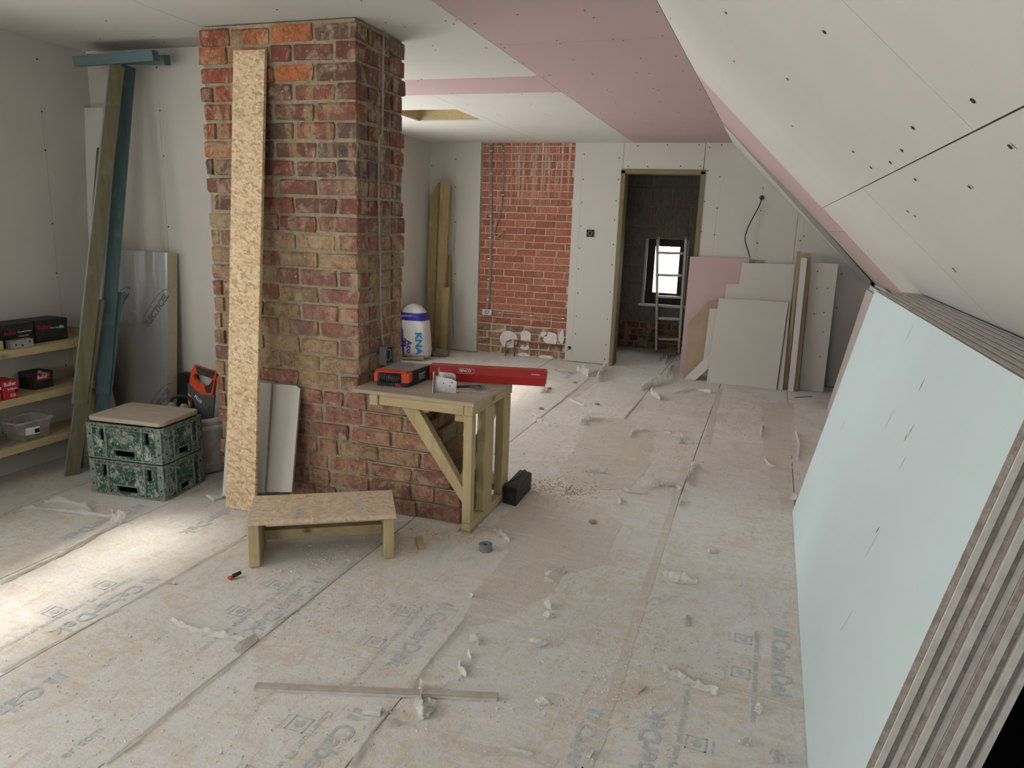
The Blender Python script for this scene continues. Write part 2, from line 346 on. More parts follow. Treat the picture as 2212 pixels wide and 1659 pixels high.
patch([(1267, 1659), (1310, 1540), (1355, 1400), (1400, 1260), (1457, 1085), (1475, 1010)], .0008, w=.045)
patch([(955, 1585), (1040, 1620), (1130, 1625), (1200, 1652)], .0008, w=.05)
patch([(1440, 1455), (1530, 1475), (1630, 1500), (1735, 1525)], .0008, w=.045)
patch([(1525, 960), (1545, 880), (1556, 840)], .0008, w=.06)
patch([(1230, 860), (1270, 830), (1310, 795)], .0008, w=.12)

# ---- print on the boards
def deck(c0, flip=False, sc=1.0, z=.0009, lines=True):
    # c0: pixel of the start of the big word; the print runs along the boards
    p = FL(*c0); r, u = (V((0, -1, 0)), V((1, 0, 0))) if not flip else (V((0, 1, 0)), V((-1, 0, 0)))
    p.z = z
    text('CaberDek', .088*sc, p, r, u, M['ink'], floor, 'board_print', 0, bold=.0015)
    for k in (0, .03): disc_ = B(); prism(disc_, [p - r*(.075-k) + u*.005, p - r*(.052-k) + u*.005, p - r*(.052-k) + u*(.05-k*.4), p - r*(.068-k) + u*.06], (0, 0, -.0004)); mk('board_mark', disc_, M['ink'], floor)
    if lines:
        text('CaberFloor P5 with peelable protection', .034*sc, p - u*.06*sc - r*.03, r, u, M['ink'], floor, 'board_print', 0)
        for k in (0, 1):
            q = p - u*.13*sc + r*(.02+.22*k); bm = B(); s_ = .06*sc
            for a, b in ((0, 0), (0, s_-.004), ):
                box(bm, q.x+min(0, u.x*s_), q.x+max(0, u.x*s_), *sorted((q.y+r.y*b, q.y+r.y*(b+.004))), z-.0004, z)
                box(bm, *sorted((q.x+u.x*b, q.x+u.x*(b+.004))), *sorted((q.y, q.y+r.y*s_)), z-.0004, z)
            c = q+u*s_/2+r*s_/2; disc(bm, (c.x, c.y, z-.0004), (0, 0, 1), s_*.27, 6, .0004)
            mk('board_print', bm, M['ink'], floor, kind='stuff')
            text('moisture', .016*sc, q-u*.022+r*.0, r, u, M['ink'], floor, 'board_print', 0)
deck((292, 1262)); deck((660, 1262)); deck((938, 1320)); deck((735, 1560), sc=1.05)
deck((505, 1090), lines=False); deck((1668, 1378)); deck((272, 1100), lines=False); deck((1255, 1560), lines=False, sc=.9)
deck((1395, 1730), True); deck((75, 1480), lines=False)
for px in ((140, 1640), (1000, 1475)):
    text('er.com' if px[0] < 900 else 'or.com', .045, FL(*px, .0009), (0, 1, 0), (-1, 0, 0), M['ink'], floor, 'board_print', 0)
for px in ((1120, 800), (1190, 795), (1240, 800)): text('CaberDek', .1, FL(*px, .0009), (0, -1, 0), (1, 0, 0), M['ink'], floor, 'board_print', 0)

# ---- left wall, with its windows (out of view) and the alcove stub
def wall_with_holes(name, side, a, b, z1, holes, thick, at, mat):
    bm = B()
    def bx(p, q, c, d):
        if q-p < .001 or d-c < .001: return
        if side == 'L': box(bm, at-thick, at, p, q, c, d)
        else: box(bm, p, q, at-thick, at, c, d)
    y = a
    for (p, q, c, d) in holes: bx(y, p, -.02, z1); bx(p, q, -.02, c); bx(p, q, d, z1); y = q
    bx(y, b, -.02, z1); return mk(name, bm, mat, kind='structure')
wl = wall_with_holes('wall_left', 'L', YR-.2, 3.42, 2.62, [w_[1:] for w_ in WIN[:2]], .26, LW, M['gyp'])
wlf = wall_with_holes('wall_left_far', 'L', 3.52, 9.1, 2.62, [WIN[2][1:]], .46, -3.63, M['gyp'])
wr = wall_with_holes('wall_rear', 'R', -4.2, 2.2, 2.62, [WIN[3][1:]], .26, YR, M['gyp'])
def window(n, side, a, b, c, d, at, mat='leaf', mull=1):
    root = empty('window_%d' % n, (at, (a+b)/2, c) if side == 'L' else ((a+b)/2, at, c), kind='structure')
    def fr(nm, p, q, e, f_, m, dp=.05):
        bm = B()
        if side == 'L': box(bm, at-dp/2, at+dp/2, p, q, e, f_)
        else: box(bm, p, q, at-dp/2, at+dp/2, e, f_)
        mk(nm, bm, M[m], root)
    t = .05
    for p, q, e, f_ in ((a, a+t, c, d), (b-t, b, c, d), (a+t, b-t, c, c+t), (a+t, b-t, d-t, d)): fr('window_frame', p, q, e, f_, mat)
    for k in range(1, mull+1):
        m = a+(b-a)*k/(mull+1); fr('mullion', m-.025, m+.025, c+t, d-t, mat)
    fr('pane', a+t, b-t, c+t, d-t, 'glass', .006)
    return root
for k, (s, a, b, c, d) in enumerate(WIN): window(k+2, s, a, b, c, d, (LW-.2 if k < 2 else -3.83-.1) if s == 'L' else YR-.2)
bm = B(); box(bm, LW-.24, LW-.02, 1.0, 2.42, .86, 1.2); mk('sun_split_bar', bm, M['leaf'], bpy.data.objects['window_3'])  # unseen bar, added to split the sun into two bands on the floor
ws = onebox('wall_alcove', (LW, -2.72, 3.42, 3.56, -.02, zc(3.45)), M['gyp'], kind='structure')
bm = B()
for (xa, ya, xb, yb) in ((88, 225, 135, 690), (137, 720, 150, 960)):
    a, b = AX(LW, xa, ya), AX(LW, xb, yb); beam(bm, a, b, .0015, .0012, (0, 1, 0))
mk('panel_line', bm, M['seam'], wl, kind='stuff')
dots('screw_heads', [AX(LW, *p) for p in ((80, 128), (90, 241), (98, 325), (113, 483), (122, 590), (133, 686), (142, 789), (0, 848), (6, 935), (41, 982))], (1, 0, 0), wl, .0045)
bm = B(); beam(bm, AY(3.42, 343, 215), AY(3.42, 364, 545), .0015, .0012); mk('panel_line', bm, M['seam'], ws)
dots('screw_heads', [AY(3.42, *p) for p in ((189, 167), (338, 146), (346, 239), (354, 337), (364, 490))], (0, -1, 0), ws, .0045)

# ---- ceiling: separate plasterboards, seams follow the photograph
ceil = empty('ceiling', (-1.5, 3, zc(3)+.02), kind='structure')
def xr(y): return (1.818 - zc(y))/.93          # ridge where flat ceiling meets slope
def cpanel(x0, x1, y0, y1, mat, hole=None):
    bm = B(); g = .0014
    def q(a, b, c, d):
        f = lambda x, y: V((min(x, xr(y)-.002) if x1 > -.6 else x, y, zc(y)))
        pts = [f(a, c), f(b, c), f(b, d), f(a, d)]; prism(bm, pts, (0, 0, .0125))
    a, b, c, d = x0+g, x1-g, y0+g, y1-g
    if hole:
        h0, h1, k0, k1 = hole; q(a, b, c, k0); q(a, b, k1, d); q(a, h0, k0, k1); q(h1, b, k0, k1)
    else: q(a, b, c, d)
    return mk('ceiling_panel', bm, M[mat], ceil)
XP = -1.417; SY = 3.24
HT = (-3.03, -2.43, 5.49, 6.065)
for a in ((-3.83, -2.71, YR, 1.02), (-3.83, -2.71, 1.02, 3.42), (-2.71, XP, YR, .84), (-2.71, XP, .84, SY)): cpanel(*a, 'gypw')
cpanel(-3.63, XP, SY, 4.405, 'gypw'); cpanel(-3.63, XP, 4.405, 4.895, 'pink')
cpanel(-3.63, -2.36, 4.895, 7.55, 'gypw', HT); cpanel(-2.36, XP, 4.895, 7.55, 'gypw')
for a in ((YR, 1.27), (1.27, 3.675), (3.675, 5.81), (5.81, 7.55)): cpanel(XP, -.45, *a, 'pink')
onebox('ceiling_deck', (-4.0, .1, YR-.1, 9.0, 2.60, 2.62), M['woody'], ceil)
onebox('backing_board', (-3.83, -3.6, 3.40, 3.6, 2.33, 2.34), M['dark'], ceil)
# loft hatch lining
hz0, hz1 = zc(6)+.0, zc(6)+.16
hat = empty('loft_hatch_frame', (-2.73, 5.78, hz0), 'timber lined loft hatch opening in the white ceiling', 'hatch')
for a, m in (((HT[0]-.03, HT[0], HT[2], HT[3]), 'woody'), ((HT[1], HT[1]+.03, HT[2], HT[3]), 'woody'), ((HT[0]-.03, HT[1]+.03, HT[2]-.03, HT[2]), 'woodx'), ((HT[0]-.03, HT[1]+.03, HT[3], HT[3]+.03), 'woodx')):
    onebox('lining_board', (*a, hz0+.014, hz1), M[m], hat)
onebox('hatch_board', (HT[0]-.03, HT[1]+.03, HT[2]-.03, HT[3]+.03, hz1, hz1+.018), M['osb'], hat)
# screws on the ceiling
r2 = random.Random(5); pts = []
for x in (-3.5, -3.1, -2.75, -2.68, -2.2, -1.75, -1.46, -1.38, -1.1, -.8, -.55):
    for y in (2.55, 2.9, 3.2, 3.28, 3.64, 3.71, 4.05, 4.38, 4.43, 4.87, 4.92, 5.3, 5.77, 5.84, 6.3, 6.8, 7.4):
        if x < -2 and 3.0 < y < 3.6 and x > -2.8: continue
        if r2.random() < .8: X = x+r2.uniform(-.05, .05); Y = y+r2.uniform(-.02, .02); pts.append((X, Y, zc(Y)))
dots('screw_heads', pts, (0, 0, -1), ceil, .0042)

# ---- sloping ceiling
SN = V((.93, 0, 1)).normalized(); S0 = V((0, 0, 1.818))
def SL(x, y): return PLN((x, y), S0, SN)
def sz(x): return 1.818-.93*x
slope = empty('ceiling_slope', (.2, 3, 1.6), kind='structure')
def spanel(pts, mat, lift=0.0, th=.0125, name='slope_panel'):
    bm = B(); prism(bm, [V(p)-SN*lift for p in pts], SN*th); return mk(name, bm, M[mat], slope)
def sp(x, y): return V((x, y, sz(x)))
seamx = SL(1895, 390).x; seam2 = SL(2212, 196).x; XL = .93
yb0 = 4.43; yb1 = SL(1935, 625).y
def yb(x): return yb0 + (yb1-yb0)*(x-xr(4.4))/(.95-xr(4.4))*.9
spanel([sp(xr(YR), YR), sp(xr(1.2), 1.2), sp(seamx-.0015, 1.2), sp(seamx-.0015, YR)], 'gypw')
spanel([sp(xr(1.2)+.002, 1.203), sp(xr(yb0)+.002, yb0), sp(seamx-.0015, yb(seamx)), sp(seamx-.0015, 1.203)], 'gypw')
spanel([sp(seamx+.001, YR), sp(seamx+.001, 2.62), sp(XL, 2.62), sp(XL, YR)], 'gypw', -.002)
spanel([sp(seamx+.001, 2.622), sp(seamx+.001, yb(seamx)), sp(XL, yb(XL)), sp(XL, 2.622)], 'gypw', -.001)
# pink boards beyond, then the recessed grey board and the pale strip by the gable
ye = lambda x: 6.25 + (SL(1885, 597).y-6.25)*(x-xr(6.2))/(SL(1885, 597).x-xr(6.2))
xm = SL(1803, 500).x
spanel([sp(xr(yb0)+.002, yb0+.003), sp(xr(6.25), 6.25), sp(xm, ye(xm)), sp(xm, yb(xm)+.003)], 'pink')
spanel([sp(xm+.003, yb(xm)+.003), sp(xm+.003, ye(xm)), sp(XL, ye(XL)), sp(XL, yb(XL)+.003)], 'pink')
spanel([sp(xr(5.6), 5.6), sp(xr(7.5)+.0, 7.56), sp(1.1, 7.56), sp(1.1, 3.6)], 'gyp', -.03, .0125)
bm = B(); prism(bm, [sp(-.75, YR-.1)+SN*.10, sp(2.05, YR-.1)+SN*.10, sp(2.05, 9.1)+SN*.10, sp(-.75, 9.1)+SN*.10], SN*.02); mk('roof_deck', bm, M['woody'], slope)
onebox('roof_fascia', (2.0, 2.05, YR-.2, 9.1, -.1, .3), M['woody'], slope); onebox('gable_infill', (-3.9, 2.05, 9.04, 9.1, 2.28, 2.7), M['shade'], slope); onebox('gable_infill', (.6, 2.05, 9.04, 9.1, -.1, 2.28), M['shade'], slope)
onebox('slope_batten', (.93, .97, YR, 7.5, sz(.97)+.02, sz(.97)+.06), M['woody'], slope)
bm = B(); a0 = V((xr(6.28), 6.28, zc(6.28)-.004)); b0 = V((xr(7.5), 7.528, zc(7.5)-.004)); c0 = AY(7.52, 1874, 616)
prism(bm, [a0, b0, c0], V((.03, 0, .032))); mk('slope_strip', bm, M['gypw'], slope)
pts = [SL(*p) for p in ((1782, 68), (2103, 216), (2184, 315), (1973, 275), (1949, 324), (1924, 350), (1844, 327), (1882, 361), (2096, 403), (1978, 387), (1962, 456), (1977, 466), (1702, 170), (1586, 132), (1712, 272), (1569, 27), (1449, 39), (1875, 540), (1890, 560), (2060, 580), (2064, 585))]
dots('screw_heads', [p-SN*.001 for p in pts], -SN, slope, .0042)
# shade behind the board stack, painted as near-black wall, lining and floor sheet
onebox('wall_added_shade', (1.42, 1.5, YR, 7.5, -.02, .75), M['shade'], kind='structure')
bm = B(); prism(bm, [sp(XL+.01, YR)+V((0, 0, .004)), sp(1.95, YR), sp(1.95, 7.56), sp(XL+.01, 7.56)+V((0, 0, .004))], SN*.02); mk('shade_lining', bm, M['shade'], slope)
onebox('shade_sheet', (.66, 1.42, YR, 4.2, .0005, .003), M['shade'], floor)

# ---- gable wall: brick panel and plasterboards round the doorway
def poly_panel(pts2, y, mat, parent, name='wall_panel', th=.0125):
    bm = B(); prism(bm, [(x, y, z) for x, z in pts2], (0, th, 0)); return mk(name, bm, M[mat], parent)
JL, JR, HD = -1.507, -.712, 1.99
bm = B(); zt = zc(7.6)
box(bm, -3.7, -3.03, 7.545, 7.70, -.02, zt); box(bm, -3.03, -2.0, 7.557, 7.70, -.02, zt); box(bm, -2.0, JL, 7.545, 7.64, -.02, zt)
box(bm, JL, JR, 7.545, 7.64, HD+.04, zt)
prism(bm, [(JR, 7.545, -.02), (1.9, 7.545, -.02), (1.9, 7.545, .06), (xr(7.5), 7.545, zt), (JR, 7.545, zt)], (0, .095, 0))
wb = mk('wall_back', bm, M['mortw'], kind='structure')
poly_panel([(-3.63, .01), (-3.034, .01), (-3.034, zt), (-3.63, zt)], YB, 'gyp', wb)
poly_panel([(-2.004, .01), (JL+.012, .01), (JL+.012, HD+.01), (JL-.001, HD+.01), (JL-.001, zt), (-2.004, zt)], YB, 'gyp', wb)
poly_panel([(JL+.002, HD+.012), (JR-.012, HD+.012), (JR-.008, zt), (JL+.002, zt)], YB-.001, 'gyp', wb)
poly_panel([(JR-.006, .01), (.18, .01), (.18, 1.652), (xr(7.5), zt), (JR-.004, zt)], YB, 'gyp', wb)
poly_panel([(.183, .01), (1.88, .01), (1.88, .07), (.183, 1.649)], YB, 'gyp', wb)
bm = B()
for a, b in (((983, 340), (982, 560)), ((1259, 340), (1237, 735)), ((1556, 400), (1537, 560)), ((1642, 470), (1632, 555)), ((1738, 470), (1730, 545))):
    beam(bm, AY(YB, *a), AY(YB, *b), .002, .0012)
mk('panel_line', bm, M['seam'], wb, kind='stuff')
dots('screw_heads', [AY(YB, *p) for p in ((985, 344), (984, 404), (984, 480), (984, 591), (933, 358), (1262, 333), (1260, 388), (1257, 437), (1254, 488), (1252, 536), (1250, 581), (1248, 633), (1245, 683), (1243, 721), (1338, 341), (1336, 388), (1331, 434), (1328, 475), (1325, 528), (1322, 572), (1318, 631), (1312, 689), (1309, 745), (1306, 776), (1378, 315), (1442, 313), (1510, 313), (1357, 359), (1399, 360), (1470, 359), (1513, 359), (1533, 319), (1559, 313), (1529, 369), (1522, 435), (1515, 500), (1555, 382), (1549, 450), (1543, 507), (1648, 406), (1643, 455), (1636, 525), (1737, 510), (1729, 520), (1818, 592), (1807, 665))], (0, -1, 0), wb, .0065)

# brick meshes shared by all bricks: unit length along x, depth along y, height along z, origin at the centre of the face bottom
def brickmesh(seed, L, D, Hh, bev, jit, mat):
    r = random.Random(seed); bm = B(); box(bm, -L/2, L/2, 0, D, 0, Hh)
    bmesh.ops.bevel(bm, geom=list(bm.edges), offset=bev, segments=1, affect='EDGES', profile=.5)
    for v in bm.verts: v.co += V((r.uniform(-jit, jit), r.uniform(-jit, jit*.6), r.uniform(-jit, jit)))
    bmesh.ops.recalc_face_normals(bm, faces=list(bm.faces))
    me = bpy.data.meshes.new('brick'); bm.to_mesh(me); bm.free(); me.materials.append(mat); return me
RB = [brickmesh(s, .215, .06, .065, .0025, .0025, M['brickw']) for s in range(5)]
rb = random.Random(11)
z = .345; c = 0
while z < zt-.012:
    hh = min(.065, zt-.004-z); x = -3.03+.004; first = rb.choice((.05, .09)) if c % 2 else .05+.1125+rb.uniform(-.02, .02)
    L = first
    while x < -2.006:
        L2 = min(L, -2.004-x)
        if L2 > .02:
            k = rb.uniform(.8, 1.15); col = rb.choice(((.40, .145, .095), (.37, .135, .09), (.42, .165, .11), (.34, .12, .085)))
            link('brick', rb.choice(RB), V((x+L2/2, 7.552+rb.uniform(-.0015, .0015), z)), wb, scale=(L2/.215, 1, hh/.065), color=(*(q*k for q in col), 1))
        x += L+.011; L = .215 if rb.random() > .06 else .10
    z += .0752; c += 1
OB = [brickmesh(20+s, .205, .08, .062, .006, .006, M['brick']) for s in range(5)]
for c in range(4):
    x = -3.03; z = .02+c*.081
    while x < -2.01:
        L = min(rb.choice((.205, .10, .205, .15)), -2.004-x)
        if L > .03:
            col = rb.choice(((.30, .13, .09), (.26, .13, .09), (.33, .20, .12), (.24, .12, .09)))
            link('brick', rb.choice(OB), V((x+L/2, 7.553+rb.uniform(-.006, .004), z)), wb, scale=(L/.205, 1, 1.1), color=(*col, 1))
        x += L+.016
# white plaster patches round the old sockets
for i, (px, py, rx, rz) in enumerate(((1099, 733, .105, .095), (1136, 728, .06, .075), (1134, 750, .05, .03), (1189, 732, .075, .07), (1213, 728, .03, .075), (1180, 772, .08, .025), (1130, 768, .08, .03), (1175, 722, .04, .03))):
    c = AY(7.548, px, py); bm = B(); ring = []
    for k in range(26):
        a = k*6.2832/26; q = (1+.28*mn.noise(V((math.cos(a)*2, math.sin(a)*2, i*7.1)))) if i else 1+.03*mn.noise(V((math.cos(a)*3, math.sin(a)*3, 1)))
        ring.append(V((max(-3.02, min(-2.01, c.x+rx*q*math.cos(a))), 7.553, max(.004, c.z+rz*q*math.sin(a)))))
    prism(bm, ring, (0, -.008, 0)); mk('plaster_patch', bm, M['pw'], wb, bevel=0)
# door lining and the gap behind
dr = empty('door_1', ((JL+JR)/2, 7.6, 0), kind='structure')
onebox('jamb', (JL-.012, JL+.032, YB-.012, 7.69, 0, HD), M['jamb'], dr, bevel=.002)
onebox('jamb', (JR-.028, JR+.012, YB-.012, 7.69, 0, HD), M['jamb'], dr, bevel=.002)
onebox('head', (JL-.012, JR+.012, YB-.012, 7.69, HD-.03, HD+.012), M['jambx'], dr, bevel=.002)

# ---- little room behind the doorway: block wall with a black window
YF = 8.83
wx0, wx1 = AY(YF, 1396, 590).x, AY(YF, 1478, 590).x; wz1, wz0 = AY(YF, 1437, 517).z, AY(YF, 1425, 657).z
bm = B()
for a in ((-2.3, wx0, -.02, 2.3), (wx1, .6, -.02, 2.3), (wx0, wx1, -.02, wz0), (wx0, wx1, wz1, 2.3)): box(bm, a[0], a[1], YF+.012, YF+.2, a[2], a[3])
wf = mk('wall_far', bm, M['mortb'], kind='structure')
BB = [brickmesh(40+s, .44, .08, .215, .004, .003, M['block']) for s in range(3)]
z = wz1+.0; rows = []
zz = .33
while zz < 2.3: rows.append(zz); zz += .226
for c, z in enumerate(rows):
    x = -2.3 - (0 if c % 2 else .22)
    while x < .6:
        segs = [(x, x+.44)]
        if z+.2 > wz0 and z < wz1-.02:
            segs = [(a, b) for a, b in ((x, min(x+.44, wx0-.005)), (max(x, wx1+.005), x+.44)) if b-a > .03]
        h0, h1 = z, z+.215
        if z < wz1-.02 < z+.195:
            a, b = max(x, wx0), min(x+.44, wx1)
            if b-a > .03: link('concrete_block', rb.choice(BB), V(((a+b)/2, YF, wz1+.006)), wf, scale=((b-a)/.44, 1, (z+.209-wz1)/.215), color=(1, 1, 1, 1))
        for a, b in segs:
            if a > -2.25 and b < .55: link('concrete_block', rb.choice(BB), V(((a+b)/2, YF+rb.uniform(-.002, .002), h0)), wf, scale=((b-a)/.44, 1, 1), color=(1, 1, 1, 1))
        x += .452
for c in range(4):
    x = -2.2; z = .01+c*.08
    while x < .5:
        L = rb.choice((.205, .15, .205)); col = rb.choice(((.20, .09, .06), (.17, .09, .07), (.13, .08, .06)))
        link('brick', rb.choice(OB), V((x+L/2, YF+rb.uniform(-.004, .004), z)), wf, scale=(L/.205, 1, 1.08), color=(*col, 1)); x += L+.014
w1 = empty('window_1', ((wx0+wx1)/2, YF+.08, wz0), kind='structure')
t = .065
for a in ((wx0, wx0+t*1.2, wz0, wz1), (wx1-t*1.2, wx1, wz0, wz1), (wx0+t*1.2, wx1-t*1.2, wz0, wz0+.13), (wx0+t*1.2, wx1-t*1.2, wz1-t*1.3, wz1)):
    onebox('window_frame', (a[0], a[1], YF+.05, YF+.12, a[2], a[3]), M['frame'], w1, bevel=.004)
onebox('pane', (wx0+t*1.2, wx1-t*1.2, YF+.08, YF+.088, wz0+.13, wz1-t*1.3), M['glass'], w1)
q = AY(YF+.079, 1427, 626); text('E30\nE30', .045, q, (1, 0, 0), (0, 0, 1), M['grey'], w1, 'pane_sticker', .001)
onebox('window_sill', (wx0-.06, wx1+.06, YF-.06, YF+.05, wz0-.03, wz0), M['leaf'], w1, bevel=.004)
onebox('reveal', (wx0-.03, wx0, YF-.012, YF+.05, wz0, wz1), M['edgel'], w1); onebox('reveal', (wx1, wx1+.03, YF-.012, YF+.05, wz0, wz1), M['edgel'], w1)
bm = B(); box(bm, -1.80, -1.72, 7.70, YF, -.02, 2.3)
wsl = mk('wall_store_left', bm, M['gyp'], kind='structure')
for y in (7.74, 8.05, 8.40, 8.74): onebox('stud', (-1.72, -1.67, y, y+.045, 0, 2.26), M['jamb'], wsl)
for z in (.45, .95, 1.35, 1.75): onebox('noggin', (-1.72, -1.68, 7.785, 8.74, z, z+.045), M['jamb'], wsl)
onebox('wall_store_right', (.55, .6, 7.66, YF, -.02, 2.3), M['gyp'], kind='structure')
onebox('ceiling_store', (-1.8, .6, 7.70, YF+.2, 2.27, 2.30), M['gyp'], kind='structure')

# ================================================================== THINGS
# ---- brick chimney with the broken-off base beside it
CXL, CXR, CYF, CYK = -2.715, -1.852, 3.07, 3.53; CH = .0852
chim = empty('brick_chimney', ((CXL+CXR)/2, 3.3, 0), 'tall old brick chimney stack rising from the floor to the ceiling', 'chimney')
zt = zc(3.3)-.004
bm = B(); box(bm, CXL+.012, CXR-.009, CYF+.009, CYK-.01, 0, zt)
for c in range(7): box(bm, CXR-.02, [-1.30, -1.31, -1.37, -1.40, -1.46, -1.50, -1.60][c]-.012, CYF+.010, CYK-.02, c*CH, (c+1)*CH-.004)
core = mk('mortar_core', bm, M['mort'], chim)
CB = [brickmesh(60+s, .21, .10, .071, .006, .0062, M['brick']) for s in range(8)]
rc = random.Random(21)
PAL = dict(bright=((.32, .085, .05), (.28, .075, .05), (.30, .10, .065), (.25, .075, .055), (.42, .14, .06)), sooty=((.17, .085, .065), (.21, .085, .06), (.16, .10, .085), (.25, .10, .07), (.14, .095, .085)),
           mixed=((.30, .14, .10), (.33, .155, .115), (.38, .26, .15), (.27, .13, .10), (.34, .17, .13), (.31, .20, .125), (.25, .13, .10), (.36, .25, .16)), low=((.34, .15, .11), (.38, .175, .13), (.36, .24, .14), (.30, .145, .11), (.28, .12, .09)))
def bcol(x, z, side=False):
    if z > 1.70 and x < -2.42: p = PAL['bright']
    elif z > 2.05: p = PAL['bright'] if x < -2.15 else PAL['sooty']
    elif z > 1.62: p = PAL['sooty']
    elif z > 1.35: p = PAL['mixed'] + PAL['sooty']
    elif z > .65: p = PAL['mixed']
    else: p = PAL['low']
    k = rc.uniform(.85, 1.15); return tuple(q*k for q in rc.choice(p)) + (1,)
def put(cx, cy, z, L, hh, rot=0, x=None):
    zrot = rot + rc.uniform(-.012, .012)
    link('brick', rc.choice(CB), V((cx, cy, z)), chim, rot=(rc.uniform(-.01, .01), rc.uniform(-.012, .012), zrot), scale=(L/.21, 1, hh/.071), color=bcol(cx if x is None else x, z))
nc = int(zt/CH)+1
ENDS = [-1.29, -1.30, -1.355, -1.37, -1.45, -1.475, -1.585]
for c in range(nc):
    z = c*CH+.006; hh = min(.072, zt-.002-z)
    if hh < .02: continue
    j = .018
    # front face from the right corner to the left
    x = CXR; L = .21 if c % 2 == 0 else .102; first = True
    if c >= 7:
        while x > CXL+.03:
            l = min(L*rc.uniform(.94, 1.05), x-CXL+rc.uniform(-.012, .006)) if not first else L
            if l > .035: put(x-l/2, CYF+rc.uniform(-.004, .004), z, l, hh*rc.uniform(.93, 1.02))
            x -= l+j*rc.uniform(.8, 1.3); first = False; L = .21 if rc.random() > .15 else .105
        # right face
        y = CYF+(.11 if c % 2 == 0 else .002); L = .21
        if c % 2: y = CYF+.105
        while y < CYK-.03:
            l = min(L*rc.uniform(.92, 1.03), CYK-y+rc.uniform(-.012, .012))
            if l > .035: put(CXR-.0+rc.uniform(-.003, .004), y+l/2, z, l, hh*rc.uniform(.93, 1.02), math.pi/2, -1.86)
            y += l+j; L = .21 if rc.random() > .25 else .105
    else:
        x = ENDS[c]+rc.uniform(-.012, .012); L = .21 if c % 2 == 0 else .12
        y = CYF+.11
        while y < CYK-.03:      # broken end turned to the right
            l = min(.20, CYK-y); 
            if l > .05: put(ENDS[c]-.03+rc.uniform(-.05, .03), y+l/2, z, l, hh*rc.uniform(.9, 1), math.pi/2, -1.3)
            y += l+j
        while x > CXL+.03:
            l = min(L*rc.uniform(.93, 1.05), x-CXL)
            if l > .035: put(x-l/2, CYF+rc.uniform(-.006, .004), z, l, hh*rc.uniform(.92, 1.0))
            x -= l+j*rc.uniform(.9, 1.4); L = .21 if rc.random() > .22 else .105
# cable and socket box on the chimney
bm = B(); xs = CXR+.012
tube(bm, smooth([AX(xs, 829, 66), AX(xs, 827, 180), AX(xs, 826, 285), AX(xs, 819, 303), AX(xs, 818, 430), AX(xs, 821, 560), AX(xs, 823, 690), AX(xs, 828, 748)], 5), .0045, 7)
mk('chimney_cable', bm, M['cable'], None, 'grey cable running down the shaded side of the brick chimney', 'cable', smooth=True)
p = AX(xs, 831, 765); sb = empty('socket_box', (CXR+.02, p.y, p.z-.045), 'grey metal socket box fixed low on the brick chimney', 'socket box')
bm = B(); y0, y1, z0, z1 = p.y-.045, p.y+.045, p.z-.048, p.z+.045
for a in ((CXR+.005, CXR+.01, y0, y1, z0, z1), (CXR+.01, CXR+.045, y0, y0+.004, z0, z1), (CXR+.01, CXR+.045, y1-.004, y1, z0, z1), (CXR+.01, CXR+.045, y0+.004, y1-.004, z0, z0+.004), (CXR+.01, CXR+.045, y0+.004, y1-.004, z1-.004, z1)): box(bm, *a)
mk('box_body', bm, M['grey'], sb)
bm = B(); tube(bm, [V((CXR+.025+.01*math.sin(k), p.y+.03*math.cos(k*.7), p.z-.002+.03*math.sin(k*.7))) for k in range(14)], .004, 6); mk('coiled_wire', bm, M['cable'], sb, smooth=True)

# ---- leaning boards: polygon in the photograph taken to a real leaning plane
def lean(name, pxs, P0, n, th, mats, label, cat, group=None, z0=None, side=None, parent=None):
    n = V(n).normalized()
    if n.y > 0 and abs(n.y) > .2: n = -n
    pts = [PLN(p, P0, n) for p in pxs]
    for p in pts:
        if p.z < .012: p.z = .002
    bm = B(); prism(bm, pts, -n*th, 0, 1 if side else None)
    return mk(name, bm, [M[m] for m in mats], parent, label, cat, group)
def leanplane(yb, yt, zt): # bottom at y=yb on the floor, leaning back to y=yt at z=zt
    d = V((0, yt-yb, zt)); return V((0, yb, 0)), V((0, -d.z, d.y))
P_, N_ = leanplane(2.79, 3.045, 2.19)
lean('osb_plank', [(488, 1100), (550, 1105), (572, 107), (504, 109)], P_, N_, .018, ['osb', 'osb'], 'long narrow strand board strip leaning upright against the brick chimney', 'board')
P_, N_ = leanplane(2.90, 3.06, .72)
lean('plasterboard_offcut', [(574, 1063), (630, 1063), (648, 840), (640, 833), (590, 829)], P_, N_, .0125, ['gyp', 'edge'], 'white plasterboard offcut with a chipped corner leaning on chimney bricks', 'board', side=1)
P_, N_ = leanplane(2.87, 3.04, .72)
lean('plasterboard_offcut', [(480, 1072), (497, 822), (586, 828), (570, 1064)], P_, N_, .0125, ['gypw', 'edge'], 'white plasterboard offcut standing behind the strand board strip', 'board', side=1)

